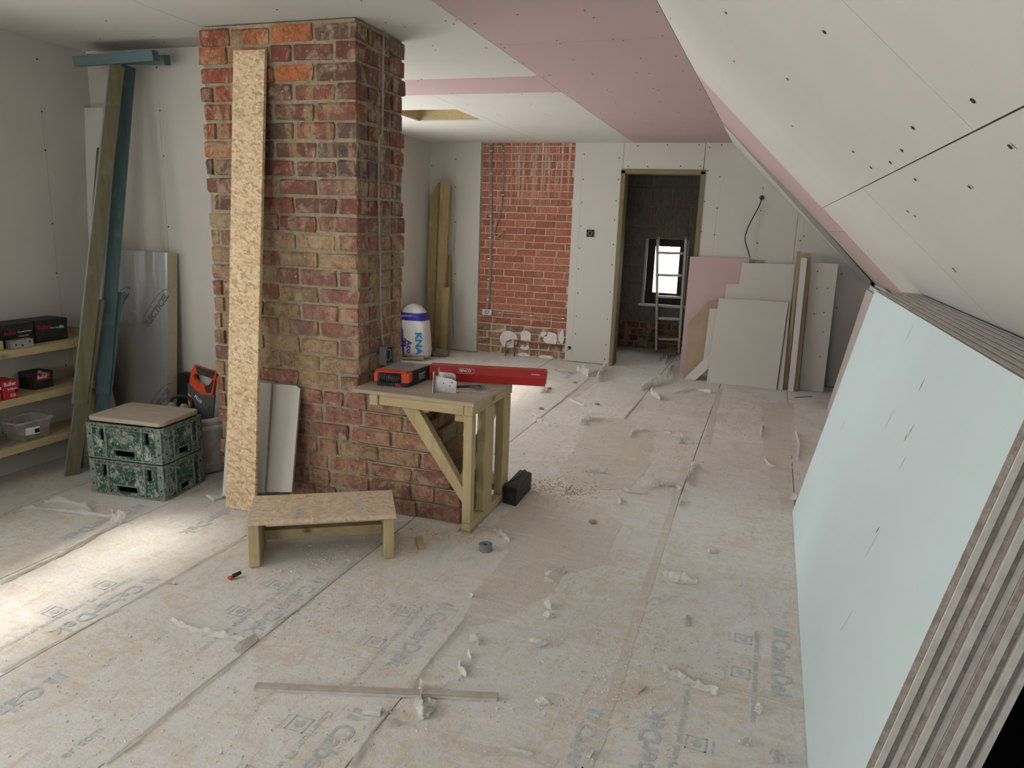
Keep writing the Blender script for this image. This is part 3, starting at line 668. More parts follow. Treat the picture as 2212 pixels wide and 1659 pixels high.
# ---- blue board stack
ORD = ('', 'second', 'third', 'fourth', 'fifth', 'sixth', 'seventh', 'eighth', 'ninth', 'tenth', 'eleventh', 'twelfth', 'thirteenth', 'last')
def stack(y0, y1, xb, xt, zt, n, name, labels, mats, step=.0136, jit=.01, seed=1, group=None, heights=None):
    r = random.Random(seed); u = V((xt-xb, 0, zt)); hgt = u.length; u.normalize(); nn = V((u.z, 0, -u.x))
    for i in range(n):
        o = V((xb, 0, .001)) + nn*(i*step); a = y0+(r.uniform(-jit, jit) if i else 0); b = y1+(r.uniform(-jit, jit) if i else 0)
        h_ = hgt*(1 if not heights else heights[i % len(heights)]); dz = nn.z*i*step
        o = o + u*(-dz/u.z)
        bm = B(); prism(bm, [o+V((0, a, 0)), o+V((0, b, 0)), o+u*h_+V((0, b, 0)), o+u*h_+V((0, a, 0))], nn*.0125, 0, 1)
        lab = labels[0] if i == 0 else labels[1] % ORD[i]
        mk(name, bm, [M[mats[0] if i == 0 else mats[1 + i % 2]], M['edge'] if i % 2 == 0 else M['edgel']], None, lab, 'board', group)
stack(1.56, 3.953, .240, .484, 1.185, 14, 'plasterboard_sheet', ('large pale blue board at the front of the leaning stack', 'grey board, %s of the leaning stack counted back from the pale blue front sheet'), ('blue', 'gyp', 'gypw'), group='boards stacked under the slope')
bs = [o for o in bpy.data.objects if o.get('label', '').startswith('large pale blue board')][0]
bu = V((.244, 0, 1.185)).normalized(); bn = V((bu.z, 0, -bu.x))
for (px, ln, wd, m) in (((1991, 832), .05, .006, 'dcrumb'), ((1963, 722), .07, .005, 'brownp'), ((1968, 930), .05, .010, 'brownp'), ((1957, 945), .03, .014, 'brownp'), ((1922, 905), .08, .004, 'brownp'), ((1820, 920), .05, .003, 'brownp'), ((1950, 1000), .05, .004, 'brownp'), ((1896, 1145), .03, .008, 'dcrumb'), ((1830, 1340), .10, .002, 'grey'), ((1885, 1175), .12, .002, 'grey')):
    p = PLN(px, (.24, 0, 0), bn); bm = B(); a_ = bu*.9+V((0, -.35, 0)); a_.normalize(); c_ = bn.cross(a_)
    prism(bm, [p-a_*ln/2-bn*.0006, p+c_*wd/2-bn*.0006, p+a_*ln/2-bn*.0006, p-c_*wd/2-bn*.0006], bn*.0005); mk('scuff_mark', bm, M[m], bs)
stack(4.05, 6.52, .560, .735, 1.02, 5, 'plasterboard_sheet', ('pinkish grey sheet just behind the far edge of the pale blue board', 'grey sheet, %s back in the far stack under the slope behind the pinkish one'), ('pinkg', 'gyp', 'gypw'), .016, .02, 4, 'sheets beyond the blue stack', (1, 1.03, .99, 1.04))

# ---- offcuts leaning on the gable wall
G = 'board offcuts leaning on the gable wall'
def lw(pxs, yb, lean_, mats, label, th=.0125, cat='board', name='plasterboard_offcut'):
    lean(name, pxs, V((0, yb, 0)), V((0, -1, math.tan(math.radians(lean_)))), th, mats, label, cat, G, side=1)
lw([(1467, 806), (1491, 554), (1619, 558), (1600, 760), (1590, 815)], 7.425, 3.2, ['pink', 'pink'], 'pink board leaning beside the doorway, tallest of the offcuts')
lw([(1590, 820), (1614, 640), (1627, 561), (1650, 562), (1650, 820)], 7.457, 3.3, ['brownp', 'brownp'], 'small brown strip peeping above the offcuts by the hanging cable')
lw([(1530, 822), (1560, 690), (1569, 613), (1612, 614), (1590, 824)], 7.372, 4.2, ['gyp', 'edgel'], 'narrow white offcut between the pink and the grey boards')
lw([(1560, 832), (1604, 568), (1718, 571), (1690, 843)], 7.30, 8, ['gyp', 'edgel'], 'upper grey board behind the front grey offcut')
lw([(1475, 817), (1487, 735), (1486, 699), (1533, 648), (1562, 647), (1540, 829), (1524, 826)], 7.26, 10, ['brownp', 'edgel'], 'brown backed board with a torn edge and cut corner')
lw([(1515, 812), (1533, 667), (1556, 667), (1540, 812)], 7.225, 10, ['gyp', 'edgel'], 'short white strip leaning between brown board and front grey board')
lw([(1477, 819), (1502, 822), (1560, 770), (1560, 738)], 7.20, 9, ['gypw', 'edgel'], 'white strip propped diagonally across the foot of the brown board')
lw([(1526, 826), (1553, 644), (1703, 653), (1677, 842)], 7.137, 14, ['gyp', 'edgel'], 'front grey board of the offcuts, square and lowest')
lw([(1679, 842), (1705, 653), (1708, 654), (1690, 843)], 7.15, 14, ['gyp', 'edgel'], 'thin grey board edge beside the front grey offcut', .02)
lw([(1686, 842), (1708, 690), (1722, 543), (1729, 542), (1700, 846)], 7.206, 10, ['brownp', 'edgel'], 'dark brown board standing on edge between offcuts')
lw([(1703, 846), (1729, 546), (1753, 547), (1724, 846)], 7.17, 10, ['brownp', 'brownp'], 'tall brown strip behind the white upright strip', .02)
lw([(1701, 847), (1731, 556), (1744, 558), (1714, 847)], 7.135, 10, ['gypw', 'edgel'], 'tall white upright strip in front of the brown strip')
lw([(1725, 846), (1753, 568), (1811, 570), (1778, 848)], 7.25, 7, ['gyp', 'edgel'], 'wide white board dotted with screw holes at the right of offcuts')
PS = V((0, 7.25, 0)); NS = V((0, -1, math.tan(math.radians(7))))
ob_ = bpy.data.objects['plasterboard_offcut.013'] if 'plasterboard_offcut.013' in bpy.data.objects else None
pts = [PLN(p, PS-V((0, .001, 0)), NS) for p in ((1766, 586), (1765, 623), (1788, 623), (1759, 678), (1780, 675), (1753, 715), (1778, 717), (1743, 770), (1772, 770), (1740, 812), (1766, 815), (1741, 831), (1764, 834))]
hol = [o for o in bpy.data.objects if o.get('label', '').startswith('wide white board')][0]
dots('screw_holes', pts, -NS, hol, .006, M['dark'])

# ---- T-shaped props leaning in the alcove corner
def studs(bm, a, b, w, d, mi=(0, 1)):
    a, b = V(a), V(b); ax = (b-a).normalized(); s = V((.5, .85, 0)); s = (s-ax*s.dot(ax)).normalized(); t = ax.cross(s)
    if t.y > 0: t = -t
    S, T = s*w, t*d; c = [a, a+S, a+S-T, a-T]; e = [q+(b-a) for q in c]
    va = [bm.verts.new(q) for q in c]; vb = [bm.verts.new(q) for q in e]
    bm.faces.new(va); bm.faces.new(vb[::-1])
    for i in range(4):
        f = bm.faces.new((va[i], vb[i], vb[(i+1) % 4], va[(i+1) % 4])); f.material_index = 0 if i in (0, 2) else 1
pr = FL(150, 1030)
def prop(foot, top, split, label, wide, cols, bar, bw, offy):
    root = empty('timber_prop', foot, label, 'prop', 'props in the alcove corner')
    a, b = V(foot), V(top); m = a.lerp(b, split); d = (b-a).normalized()
    bm = B(); studs(bm, m - d*.02, b, wide, .038); mk('upper_stud', bm, [M[cols[0]], M[cols[1]]], root)
    off = V((.0, .04, 0))
    bm = B(); studs(bm, a+off*0, a.lerp(b, split+.25)+off, wide, .038); mk('lower_stud', bm, [M[cols[0]], M[cols[1]]], root)
    bm = B(); beam(bm, bar[0], bar[1], .045, .05, (0, 1, .15)); mk('cross_bar', bm, M['bluex'], root)
T1 = AY(3.17, 238, 135); T2 = AY(3.285, 263, 138)
prop(FL(140, 1030)+V((0, 0, .001)), T1, .19, 'olive timber prop with a blue cross bar leaning in the alcove corner', .07, ('olive', 'bluel'), (AY(3.17, 165, 133), AY(3.2, 336, 120)), .05, 0)
prop(FL(158, 1022)+V((0.04, .07, .001)), T2, .20, 'blue stained timber prop standing behind the olive one', .07, ('bluew', 'bluel'), (AY(3.33, 196, 128), AY(3.33, 361, 130)), .05, 0)
bm = B(); studs(bm, FL(146, 1018)+V((.0, .04, .001)), AY(3.34, 211, 318), .045, .03); mk('timber_stud', bm, [M['olive'], M['olive']], None, 'shorter olive stud leaning behind the two timber props', 'timber', bevel=.001)
P_, N_ = leanplane(3.24, 3.37, 1.9)
lean('plasterboard_offcut', [(213, 960), (178, 233), (222, 232), (229, 960)], P_, N_, .0125, ['gypw', 'edgel'], 'tall narrow white strip standing in the alcove corner behind the props', 'board', side=1)

# ---- foil faced insulation board
ins = empty('insulation_board', AY(3.3, 310, 900)*1, 'foil faced insulation board leaning on the alcove wall', 'insulation')
P0i, Ni = leanplane(3.225, 3.34, 1.3); Ni = Ni.normalized()
tl, tr = PLN((233, 538), P0i, Ni), PLN((363, 546), P0i, Ni); bl, br = PLN((236, 985), P0i, Ni), PLN((360, 1000), P0i, Ni)
for q in (bl, br): 
    k = tl if q is bl else tr; q.xyz = k + (q-k)*((k.z-.004)/(k.z-q.z))
tr.x = br.x = (tr.x+br.x)/2; bl.x = tl.x
th = .075
bm = B(); prism(bm, [bl, br, tr, tl], -Ni*th); mk('foam_core', bm, M['foam'], ins)
bm = B(); prism(bm, [p + Ni*.0008 for p in (bl, br, tr, tl)], Ni*.0012); fo = mk('foil_face', bm, M['foil'], ins)
WLfo = WL[fo.name]
iu = (tl-bl).normalized(); ir = (br-bl).normalized()
for k, (px, py) in enumerate(((238, 700), (322, 706), (330, 905), (250, 905), (252, 560))):
    q = PLN((px, py), P0i, Ni); r_ = (ir*.62+iu*.78).normalized(); u_ = (iu*.62-ir*.78).normalized()
    if k < 3: text('RECTICEL', .055, q, r_, u_, M['inkd'], fo, 'foil_print', .003, outline=.0013)
    if k < 3:
        bm = B(); c = q + r_*.12 + u_*.02
        tube(bm, [c + r_*(.15*math.cos(a)) + u_*(.05*math.sin(a)) + Ni*.0022 for a in [x*.2-.3 for x in range(14)]], .0013, 4); mk('foil_print', bm, M['inkd'], fo)
# ---- pair of green crates with a ply lid
C0 = FL(358, 1083); C1 = FL(200, 1062); C2 = FL(443, 1040)
cu = (C1-C0); cw = cu.length; cu.normalize(); cv = V((-cu.y, cu.x, 0)); cv = cv if cv.y > 0 else -cv; cdp = .315
def CP(a, b, z): return C0 + cu*a + cv*b + V((0, 0, z))
def crate(z0, hgt, label, shield):
    root = empty('bottle_crate', CP(cw/2, cdp/2, z0), label, 'crate', 'green crates stacked under the ply lid')
    T = .012
    def face(bm, fn, W, cols, mi=0):
        for a0, a1, b0, b1, d0, d1 in cols:
            pts = [fn(a0, b0, d0), fn(a1, b0, d0), fn(a1, b1, d0), fn(a0, b1, d0)]; ex = fn(a0, b0, d1)-fn(a0, b0, d0); prism(bm, pts, ex, mi)
    def wall(fn, W, long):
        # panels leave real hand-holds and slots open
        hh = hgt-.006; h0, h1 = .018, .052; s0, s1 = .095, .155; a = W*.36; b = W*.64
        rects = [(0, W, 0, h0), (0, a, h0, h1), (b, W, h0, h1), (0, W, h1, s0), (0, W, s1, hh)]
        sl = ((W*.17, W*.225), (W*.775, W*.83)) if long else ()
        x = 0
        for p, q in sl: rects.append((x, p, s0, s1)); x = q
        rects.append((x, W, s0, s1))
        bm = B(); face(bm, fn, W, [(r[0], r[1], r[2], r[3], 0, T) for r in rects]); mk('crate_wall', bm, M['crate'], root, norm=True)
        bm = B()
        ribs = [(0, .035, 0, hh, -.004, 0), (W-.035, W, 0, hh, -.004, 0), (W*.245, W*.268, .0, hh, -.006, 0), (W*.735, W*.758, 0, hh, -.006, 0), (.035, W-.035, 0, .006, -.007, 0), (.035, W-.035, hh-.022, hh-.018, -.007, 0), (.035, W-.035, hh-.005, hh, -.007, 0),
                (a-.006, a, .014, h1+.004, -.007, 0), (b, b+.006, .014, h1+.004, -.007, 0), (a, b, h1, h1+.006, -.007, 0)]
        face(bm, fn, W, ribs)
        for k in range(9):
            x0 = .04+k*(W-.08)/9; x1 = x0+(W-.08)/18
            for p, q in ((x0, x1), (2*x1-x0, x1)):
                A, Bq = fn(p, hh-.018, -.003), fn(q, hh-.005, -.003); beam(bm, A, Bq, .003, .006)
        mk('crate_rib', bm, M['cdust'], root, kind='stuff')
        bm = B()
        for p in (.017, W-.017):
            for q in (.05, .125): disc(bm, fn(p, q, -.0041), fn(0, 0, -1)-fn(0, 0, 0), .005, 8, .0008)
        mk('rivet_hole', bm, M['hole'], root, kind='stuff')
    wall(lambda a, z, d: CP(a, d, z0+z), cw, True); wall(lambda a, z, d: CP(a, cdp-d, z0+z), cw, True)
    wall(lambda a, z, d: CP(d, T+a*(cdp-2*T)/cdp, z0+z), cdp, False); wall(lambda a, z, d: CP(cw-d, T+a*(cdp-2*T)/cdp, z0+z), cdp, False)
    bm = B(); prism(bm, [CP(T, T, z0+.004), CP(cw-T, T, z0+.004), CP(cw-T, cdp-T, z0+.004), CP(T, cdp-T, z0+.004)], (0, 0, .006)); mk('crate_floor', bm, M['hole'], root)
    # moulded shield and word on the long side
    sh = [(.0, .045), (.05, .075), (.07, .085), (.10, .07), (.11, .05), (.09, .02), (.03, -.035), (0, -.05)]; sh = sh + [(-x, z) for x, z in sh[::-1]]
    bm = B(); ring = [CP(cw*.5+x*.75, -.003, z0+.105+z*.55) for x, z in sh]; tube(bm, ring+[ring[0]], .0022, 5); mk('moulded_shield', bm, M['cdust'], root)
    if shield: text('BRAINS', .034, CP(cw*.5+.052, 0, z0+.098), -cu, (0, 0, 1), M['cdust'], root, 'moulded_word', .0025)
    else:
        bm = B(); prism(bm, [CP(cw*.5+x*.6, -.001, z0+.105+z*.42) for x, z in sh], -cv*.0035); mk('moulded_badge', bm, M['cdust'], root)
    text('Brains', .032, CP(-.002, .10, z0+.08), cv, (0, 0, 1), M['cdust'], root, 'moulded_word', .002)
crate(.002, .19, 'lower green bottle crate standing on the floor', True)
crate(.194, .19, 'upper green bottle crate splashed with white under the ply lid', False)
bm = B(); n_ = 10; ring = []
for sx, sy, a0 in ((-1, -1, 180), (1, -1, 270), (1, 1, 0), (-1, 1, 90)):
    for k in range(5):
        a = math.radians(a0+k*22.5); ring.append((cw/2+sx*(cw/2-.03)+.028*math.cos(a), cdp/2+sy*(cdp/2-.03)+.028*math.sin(a)))
prism(bm, [CP(a+.004*mn.noise(V((a*30, b*30, 1))), b, .386) for a, b in ring], (0, 0, .022)); mk('plywood_lid', bm, M['ply'], None, 'dusty pale board lying on top of the green crates', 'board', bevel=.004)

# ---- timber shelf unit on the left wall
SX = -3.60; shf = empty('shelf_unit', (-3.71, 2.4, 0), 'low open shelf unit of pale timber along the left wall', 'shelf')
SZ = (.722, .470, .220)
for zt_ in SZ: onebox('shelf_board', (LW+.004, SX, 1.75, 3.14, zt_-.04, zt_), M['woody'], shf, bevel=.002)
bm = B(); prism(bm, [(LW+.004, 3.145, .001), (SX+.05, 3.145, .001), (SX+.03, 3.145, .30), (-3.655, 3.145, .765), (LW+.004, 3.145, .765)], (0, .045, 0)); mk('end_upright', bm, M['woodz'], shf)
bm = B(); prism(bm, [(LW+.004, 1.70, .001), (SX+.05, 1.70, .001), (-3.655, 1.70, .765), (LW+.004, 1.70, .765)], (0, .045, 0)); mk('end_upright', bm, M['woodz'], shf)

def carton(name, x0, x1, y0, y1, z0, hgt, mat, label, group=None, face='x', prints=(), band=None, rot=0, cat='box'):
    root = empty(name, ((x0+x1)/2, (y0+y1)/2, z0), label, cat, group)
    bm = B(); box(bm, x0, x1, y0, y1, z0, z0+hgt*.97)
    mk('carton_body', bm, M[mat], root, bevel=.002)
    bm = B(); t = .0015; box(bm, x0-t, x1+t, y0-t, y1+t, z0+hgt*.72, z0+hgt); mk('carton_lid', bm, M[mat], root, bevel=.001)
    if band:
        bm = B(); box(bm, x1-.002, x1+.0022, *band[:2], z0+band[2]*hgt, z0+band[3]*hgt); mk('label_patch', bm, M[band[4]], root)
    for body, size, y, zz, m in prints:
        text(body, size, (x1+.0024, y, z0+zz*hgt), (0, 1, 0), (0, 0, 1), M[m], root, 'carton_print', .0006, bold=size*.012)
    if rot: root.rotation_euler = (0, 0, rot)
    return root
Z1, Z2, Z3 = (z+.001 for z in SZ)
onebox('timber_block', (-3.76, -3.632, 2.30, 2.605, Z1, Z1+.045), M['woody'], label='small timber block under the black box on top shelf', cat='timber', bevel=.002)
carton('fixings_box', -3.80, -3.63, 2.46, 2.575, Z1+.0465, .10, 'redl', 'red fixings box cut by the frame on the top shelf', prints=(('Bullet', .03, 2.49, .72, 'white'), ('5x40', .02, 2.51, .42, 'white'), ('1000', .018, 2.51, .15, 'white')))
carton('fixings_box', -3.81, -3.665, 2.62, 2.80, Z1+.0, .118, 'blk', 'black fixings box in the middle of the top shelf', prints=(('Bullet', .028, 2.635, .55, 'redl'), ('Drywall Screws', .012, 2.71, .60, 'white'), ('Collated 3.5x35', .009, 2.71, .42, 'white')))
carton('fixings_box', -3.81, -3.672, 2.815, 3.005, Z1+.0, .118, 'blk', 'longer black fixings box with red lettering at the right of the top shelf', prints=(('Bullet', .034, 2.825, .60, 'redl'), ('Bit', .024, 2.955, .55, 'white'), ('Free 1 Impact', .011, 2.90, .58, 'white')))
bx = empty('back_box', (-3.63, 2.68, Z1), 'empty galvanised back box on the front edge of top shelf', 'back box')
y0, y1, x0, x1, z0, z1 = 2.625, 2.745, -3.645, -3.605, Z1, Z1+.043
for a in ((x0, x1, y0, y1, z0, z0+.002), (x0, x0+.002, y0, y1, z0+.002, z1), (x1-.002, x1, y0, y1, z0+.002, z1), (x0+.002, x1-.002, y0, y0+.002, z0+.002, z1), (x0+.002, x1-.002, y1-.002, y1, z0+.002, z1)): onebox('box_side', a, M['galv'], bx)
dots('knockout', [(x1+.0002, y0+.025, z0+.02), (x1+.0002, y1-.02, z0+.028), (x1+.0002, y0+.06, z0+.014)], (1, 0, 0), bx, .005, M['hole'])
carton('fixings_box', -3.72, -3.608, 2.47, 2.548, Z2, .085, 'redl', 'red fixings box cut by the frame on the middle shelf', prints=(('Bullet', .026, 2.49, .68, 'white'), ('5x40', .02, 2.50, .35, 'white')))
carton('fixings_box', -3.72, -3.606, 2.557, 2.640, Z2, .095, 'redl', 'red fixings box marked 320 on the middle shelf', prints=(('Bullet', .027, 2.561, .74, 'white'), ('5x50mm', .015, 2.577, .50, 'white'), ('320', .02, 2.588, .12, 'white')), band=(2.618, 2.632, .3, .5, 'blk'))
ob = carton('fixings_box', -3.79, -3.68, 2.78, 2.895, Z2, .09, 'blk', 'open black fixings box with torn flap on the middle shelf', prints=(('Bullet', .026, 2.80, .62, 'white'),), band=(2.80, 2.875, .52, .95, 'redl'))
bm = B(); prism(bm, [(-3.675, 2.80, Z2+.092), (-3.672, 2.86, Z2+.065), (-3.672, 2.868, Z2+.072), (-3.675, 2.81, Z2+.105)], (.002, 0, 0)); mk('torn_flap', bm, M['card'], ob)
# clear tub and bag on the bottom shelf
tb = empty('clear_tub', (-3.69, 2.72, Z3), 'clear plastic tub with a white label on the bottom shelf', 'tub')
bm = B(); rings = []
def rr_ring(cx, cy, hx, hy, r, z):
    out = []
    for sx, sy, a0 in ((1, 1, 0), (-1, 1, 90), (-1, -1, 180), (1, -1, 270)):
        for k in range(4):
            a = math.radians(a0+k*30); out.append(V((cx+sx*(hx-r)+r*math.cos(a), cy+sy*(hy-r)+r*math.sin(a), z)))
    return out
def loft(bm, rings, cap=True):
    vs = [[bm.verts.new(p) for p in r] for r in rings]; n = len(vs[0])
    for a, b in zip(vs, vs[1:]):
        for k in range(n): bm.faces.new((a[k], a[(k+1) % n], b[(k+1) % n], b[k]))
    if cap: bm.faces.new(vs[0][::-1])
    return vs
tc = (-3.69, 2.72)
loft(bm, [rr_ring(*tc, .070, .085, .03, Z3+.001), rr_ring(*tc, .082, .100, .03, Z3+.10), rr_ring(*tc, .084, .102, .03, Z3+.10)]); mk('tub_body', bm, M['tub'], tb, smooth=True)
bm = B(); loft(bm, [rr_ring(*tc, .083, .101, .03, Z3+.096), rr_ring(*tc, .090, .109, .034, Z3+.098), rr_ring(*tc, .090, .109, .034, Z3+.108), rr_ring(*tc, .083, .102, .03, Z3+.108)], False); mk('tub_rim', bm, M['tub'], tb, smooth=True)
bm = B(); prism(bm, [(-3.6165, 2.655, Z3+.035), (-3.6165, 2.735, Z3+.03), (-3.611, 2.735, Z3+.07), (-3.611, 2.655, Z3+.075)], (.001, 0, 0)); lb = mk('tub_label', bm, M['white'], tb)
bm = B()
for k in range(8): box(bm, -3.612, -3.6095, 2.705+k*.0035, 2.707+k*.0035, Z3+.038, Z3+.060)
mk('label_bars', bm, M['blk'], lb, kind='stuff')
bm = B(); bmesh.ops.create_icosphere(bm, subdivisions=3, radius=.09)
for v in bm.verts:
    k = 1+.25*mn.noise(v.co*18); v.co = V((-3.70+v.co.x*.8*k, 2.47+v.co.y*.75*k, max(Z3+.001, Z3+.06+v.co.z*.95*k)))
mk('clear_bag', bm, M['tub'], None, 'crumpled clear plastic bag at the left end of the bottom shelf', 'bag', smooth=True)
bm = B(); lathe(bm, (-3.70, 2.58, Z3+.0005), [(.0001, .0012), (.075, .0012), (.076, 0), (.0001, 0)], 28); mk('grey_disc', bm, M['lino'], None, 'flat grey disc lying on the bottom shelf beside the tub', 'disc')

# ---- milky trug with saw, box and ear defenders
bc = V((-2.98, 3.228, 0)); bk = empty('plastic_trug', bc, 'milky plastic trug behind the green crates', 'trug')
bm = B(); lathe(bm, bc, [(.0001, .004), (.135, .004), (.15, .015), (.170, .30), (.178, .302), (.180, .325), (.172, .33), (.164, .31), (.145, .02), (.0001, .012)], 36); mk('trug_body', bm, M['bucket'], bk, smooth=True)
bm = B(); lathe(bm, bc, [(.1665, .255), (.1735, .256), (.176, .285), (.169, .287)], 36); mk('trug_band', bm, M['bucket'], bk, smooth=True)
YS = 3.17; sw = empty('hand_saw', AY(YS, 437, 893), 'hand saw with an orange and black handle standing in the trug', 'saw')
def sawpx(*p): return [AY(YS, 360+x*.1206, 760+y*.1206) for x, y in p]
def cutprism(name, outer, hole, mat, th, y0, parent):
    o = sawpx(*outer); bm = B()
    if hole:
        h = sawpx(*hole); n = len(o)
        vo = [[bm.verts.new(p+V((0, y0+d, 0))) for p in o] for d in (0, th)]; vh = [[bm.verts.new(p+V((0, y0+d, 0))) for p in h] for d in (0, th)]
        for k in range(n):
            j = (k+1) % n
            for q in (0, 1): bm.faces.new((vo[q][k], vo[q][j], vh[q][j], vh[q][k]))
            bm.faces.new((vo[0][k], vo[1][k], vo[1][j], vo[0][j])); bm.faces.new((vh[0][k], vh[1][k], vh[1][j], vh[0][j]))
    else: prism(bm, [p+V((0, y0, 0)) for p in o], (0, th, 0))
    return mk(name, bm, M[mat], parent, bevel=0)
cutprism('handle', [(515, 230), (700, 300), (905, 350), (910, 430), (870, 600), (845, 775), (640, 755), (520, 650), (430, 560), (450, 400)],
         [(540, 385), (640, 410), (760, 450), (835, 500), (820, 540), (775, 590), (700, 590), (600, 550), (520, 480), (500, 420)], 'orange', .022, -.011, sw)
hd = [o for o in sw.children if o.name.startswith('handle')][0]
cutprism('grip', [(545, 245), (700, 302), (895, 352), (855, 470), (760, 440), (585, 385)], None, 'blk', .027, -.0135, hd)
cutprism('grip', [(705, 605), (775, 595), (830, 540), (845, 500), (870, 500), (815, 730), (735, 725)], None, 'blk', .027, -.0135, hd)
cutprism('blade', [(400, 580), (640, 755), (840, 775), (800, 1500), (470, 1500)], None, 'galv', .002, -.001, sw)
sl = cutprism('blade_sleeve', [(385, 565), (440, 575), (630, 755), (870, 765), (820, 1350), (440, 1350), (400, 900)], None, 'slate', .010, -.005, sw)
cutprism('sleeve_mark', [(392, 730), (455, 790), (468, 1200), (420, 1200)], None, 'yellow', .0125, -.00625, sl)
q = sawpx((505, 800))[0]+V((0, -.0055, 0)); r_ = (sawpx((760, 1060))[0]-sawpx((505, 800))[0]).normalized(); u_ = V((-r_.z, 0, r_.x))
text('PLUS', .026, q, r_, u_, M['white'], sl, 'sleeve_print', .0008, bold=.0004)
text('880', .026, q+r_*.07, r_, u_, M['gold'], sl, 'sleeve_print', .0008, outline=.0006)
bm = B(); c = AY(3.36, 398, 838); box(bm, c.x-.02, c.x+.075, 3.335, 3.40, .002, c.z+.09); mk('black_box', bm, M['hole'], None, 'plain black box standing upright between insulation board and saw', 'box', bevel=.003)
ed = empty('ear_defenders', AY(3.14, 388, 900), 'black ear defenders with a grey pad lying in the trug', 'ear defenders')
c = AY(3.14, 392, 868); bm = B(); tube(bm, smooth([c+V((.062*math.cos(a), .02*math.sin(a*2), -.03+.066*math.sin(a))) for a in [x*.35 for x in range(10)]], 3), .009, 8); mk('head_band', bm, M['blk'], ed, smooth=True)
for dx, m in ((-.05, 'card'), (.035, 'lino')):
    bm = B(); bmesh.ops.create_uvsphere(bm, u_segments=14, v_segments=8, radius=.034)
    for v in bm.verts: v.co = c+V((dx, -.02, -.04))+V((v.co.x, v.co.y*.6, v.co.z*1.15))
    mk('ear_cup', bm, M[m], ed, smooth=True)

# ---- strand board step
st = empty('step_stool', FL(690, 1190), 'low home-made step with a dusty strand board top', 'step')
zs = .19; a_, b_, c_, d_ = (FL(*p, zs+.018) for p in ((530, 1129), (856, 1112), (853, 1052), (560, 1063)))
ux = (b_-a_); uy = (d_-a_); wx = ux.length; ux.normalize(); uy = V((-ux.y, ux.x, 0)); dy = .30
def SP(a, b, z): p = a_+ux*a+uy*b; return V((p.x, p.y, z))
bm = B(); prism(bm, [SP(0, 0, zs), SP(wx, 0, zs), SP(wx, dy, zs), SP(0, dy, zs)], (0, 0, .018)); tp = mk('step_top', bm, M['osbd'], st, bevel=.0015)
for a, b in ((.004, .049), (wx-.052, wx-.007)):
    bm = B(); prism(bm, [SP(a, .01, .002), SP(b, .01, .002), SP(b, dy-.02, .002), SP(a, dy-.02, .002)], (0, 0, zs-.003)); mk('step_side', bm, M['woodz'], st, bevel=.003)
bm = B(); prism(bm, [SP(.049, dy-.075, .095), SP(wx-.052, dy-.075, .095), SP(wx-.052, dy-.03, .095), SP(.049, dy-.03, .095)], (0, 0, .092)); mk('rear_rail', bm, M['woodx'], st, bevel=.002)
bm = B(); prism(bm, [SP(.049, dy-.12, .045), SP(wx-.052, dy-.12, .045), SP(wx-.052, dy-.075, .045), SP(.049, dy-.075, .045)], (0, 0, .045)); mk('lower_rail', bm, M['woodx'], st, bevel=.002)
for a, b, r_ in ((wx*.30, .09, .045), (wx*.74, .19, .04), (wx*.76, .06, .03)):
    bm = B(); c = SP(a, b, zs+.0182)
    prism(bm, [c+(ux*math.cos(k*.7)*(1+.3*math.sin(k*2.3))+uy*math.sin(k*.7)*(1.2+.3*math.cos(k*1.7)))*r_*.6 for k in range(9)], (0, 0, .0004)) if a > wx*.5 else None
    if a > wx*.5: mk('board_print', bm, M['ink'], tp)
    else: bm.free()
text('CONTI', .04, SP(wx*.33, .03, zs+.0186), uy, -ux, M['ink'], tp, 'board_print', 0); text('BOARD', .04, SP(wx*.37, .03, zs+.0186), uy, -ux, M['ink'], tp, 'board_print', 0)

# ---- work bench beside the chimney
BX, BZ, BY0, BY1 = -1.215, .64, 3.0, 3.535
wbk = empty('work_bench', (-1.5, 3.28, 0), 'rough pine work bench with plywood top beside the chimney', 'bench')
bm = B(); prism(bm, [(-1.846, 2.985, BZ-.018), (BX+.008, 2.985, BZ-.018), (BX+.008, BY1+.01, BZ-.018), (-1.846, BY1+.01, BZ-.018)], (0, 0, .018))
mk('bench_top', bm, M['ply'], wbk, bevel=.0015)
for k in range(3): onebox('ply_layer', (-1.846, BX+.0088, 2.9842, 2.986, BZ-.016+k*.0056, BZ-.0135+k*.0056), M['plyedge'], wbk)
zr0, zr1 = BZ-.066, BZ-.0185
onebox('front_rail', (-1.70, BX-.047, 2.995, 3.037, zr0, zr1), M['woodx'], wbk, bevel=.002)
onebox('side_rail', (BX-.045, BX, 2.995, BY1, zr0, zr1), M['woody'], wbk, bevel=.002)
onebox('rail_block', (-1.748, -1.703, 2.99, 3.07, zr0-.004, zr1), M['woody'], wbk, bevel=.002)
onebox('rail_block', (-1.325, -1.275, 3.04, 3.066, zr0-.045, zr0-.001), M['woody'], wbk, bevel=.002)
onebox('ply_packer', (-1.52, -1.46, 3.04, 3.066, zr0-.022, zr0-.001), M['plyedge'], wbk)
for y0, y1 in ((2.995, 3.04), (3.165, 3.28), (3.42, 3.52)): onebox('leg', (BX-.045, BX-.001, y0, y1, .0475, zr0-.001), M['woodz'], wbk, bevel=.002)
onebox('bottom_rail', (BX-.045, BX, 2.993, BY1+.06, .010, .0465), M['woody'], wbk, bevel=.002)
onebox('foot_packer', (BX-.06, BX+.006, 2.985, 3.08, .001, .0095), M['plyedge'], wbk)
bm = B(); y_ = 3.02; prism(bm, [AY(y_, 862, 872), AY(y_, 899, 876), AY(y_, 1004, 1062), AY(y_, 1003, 1095)], (0, .045, 0)); mk('diagonal_brace', bm, M['woodz'], wbk, bevel=.002)
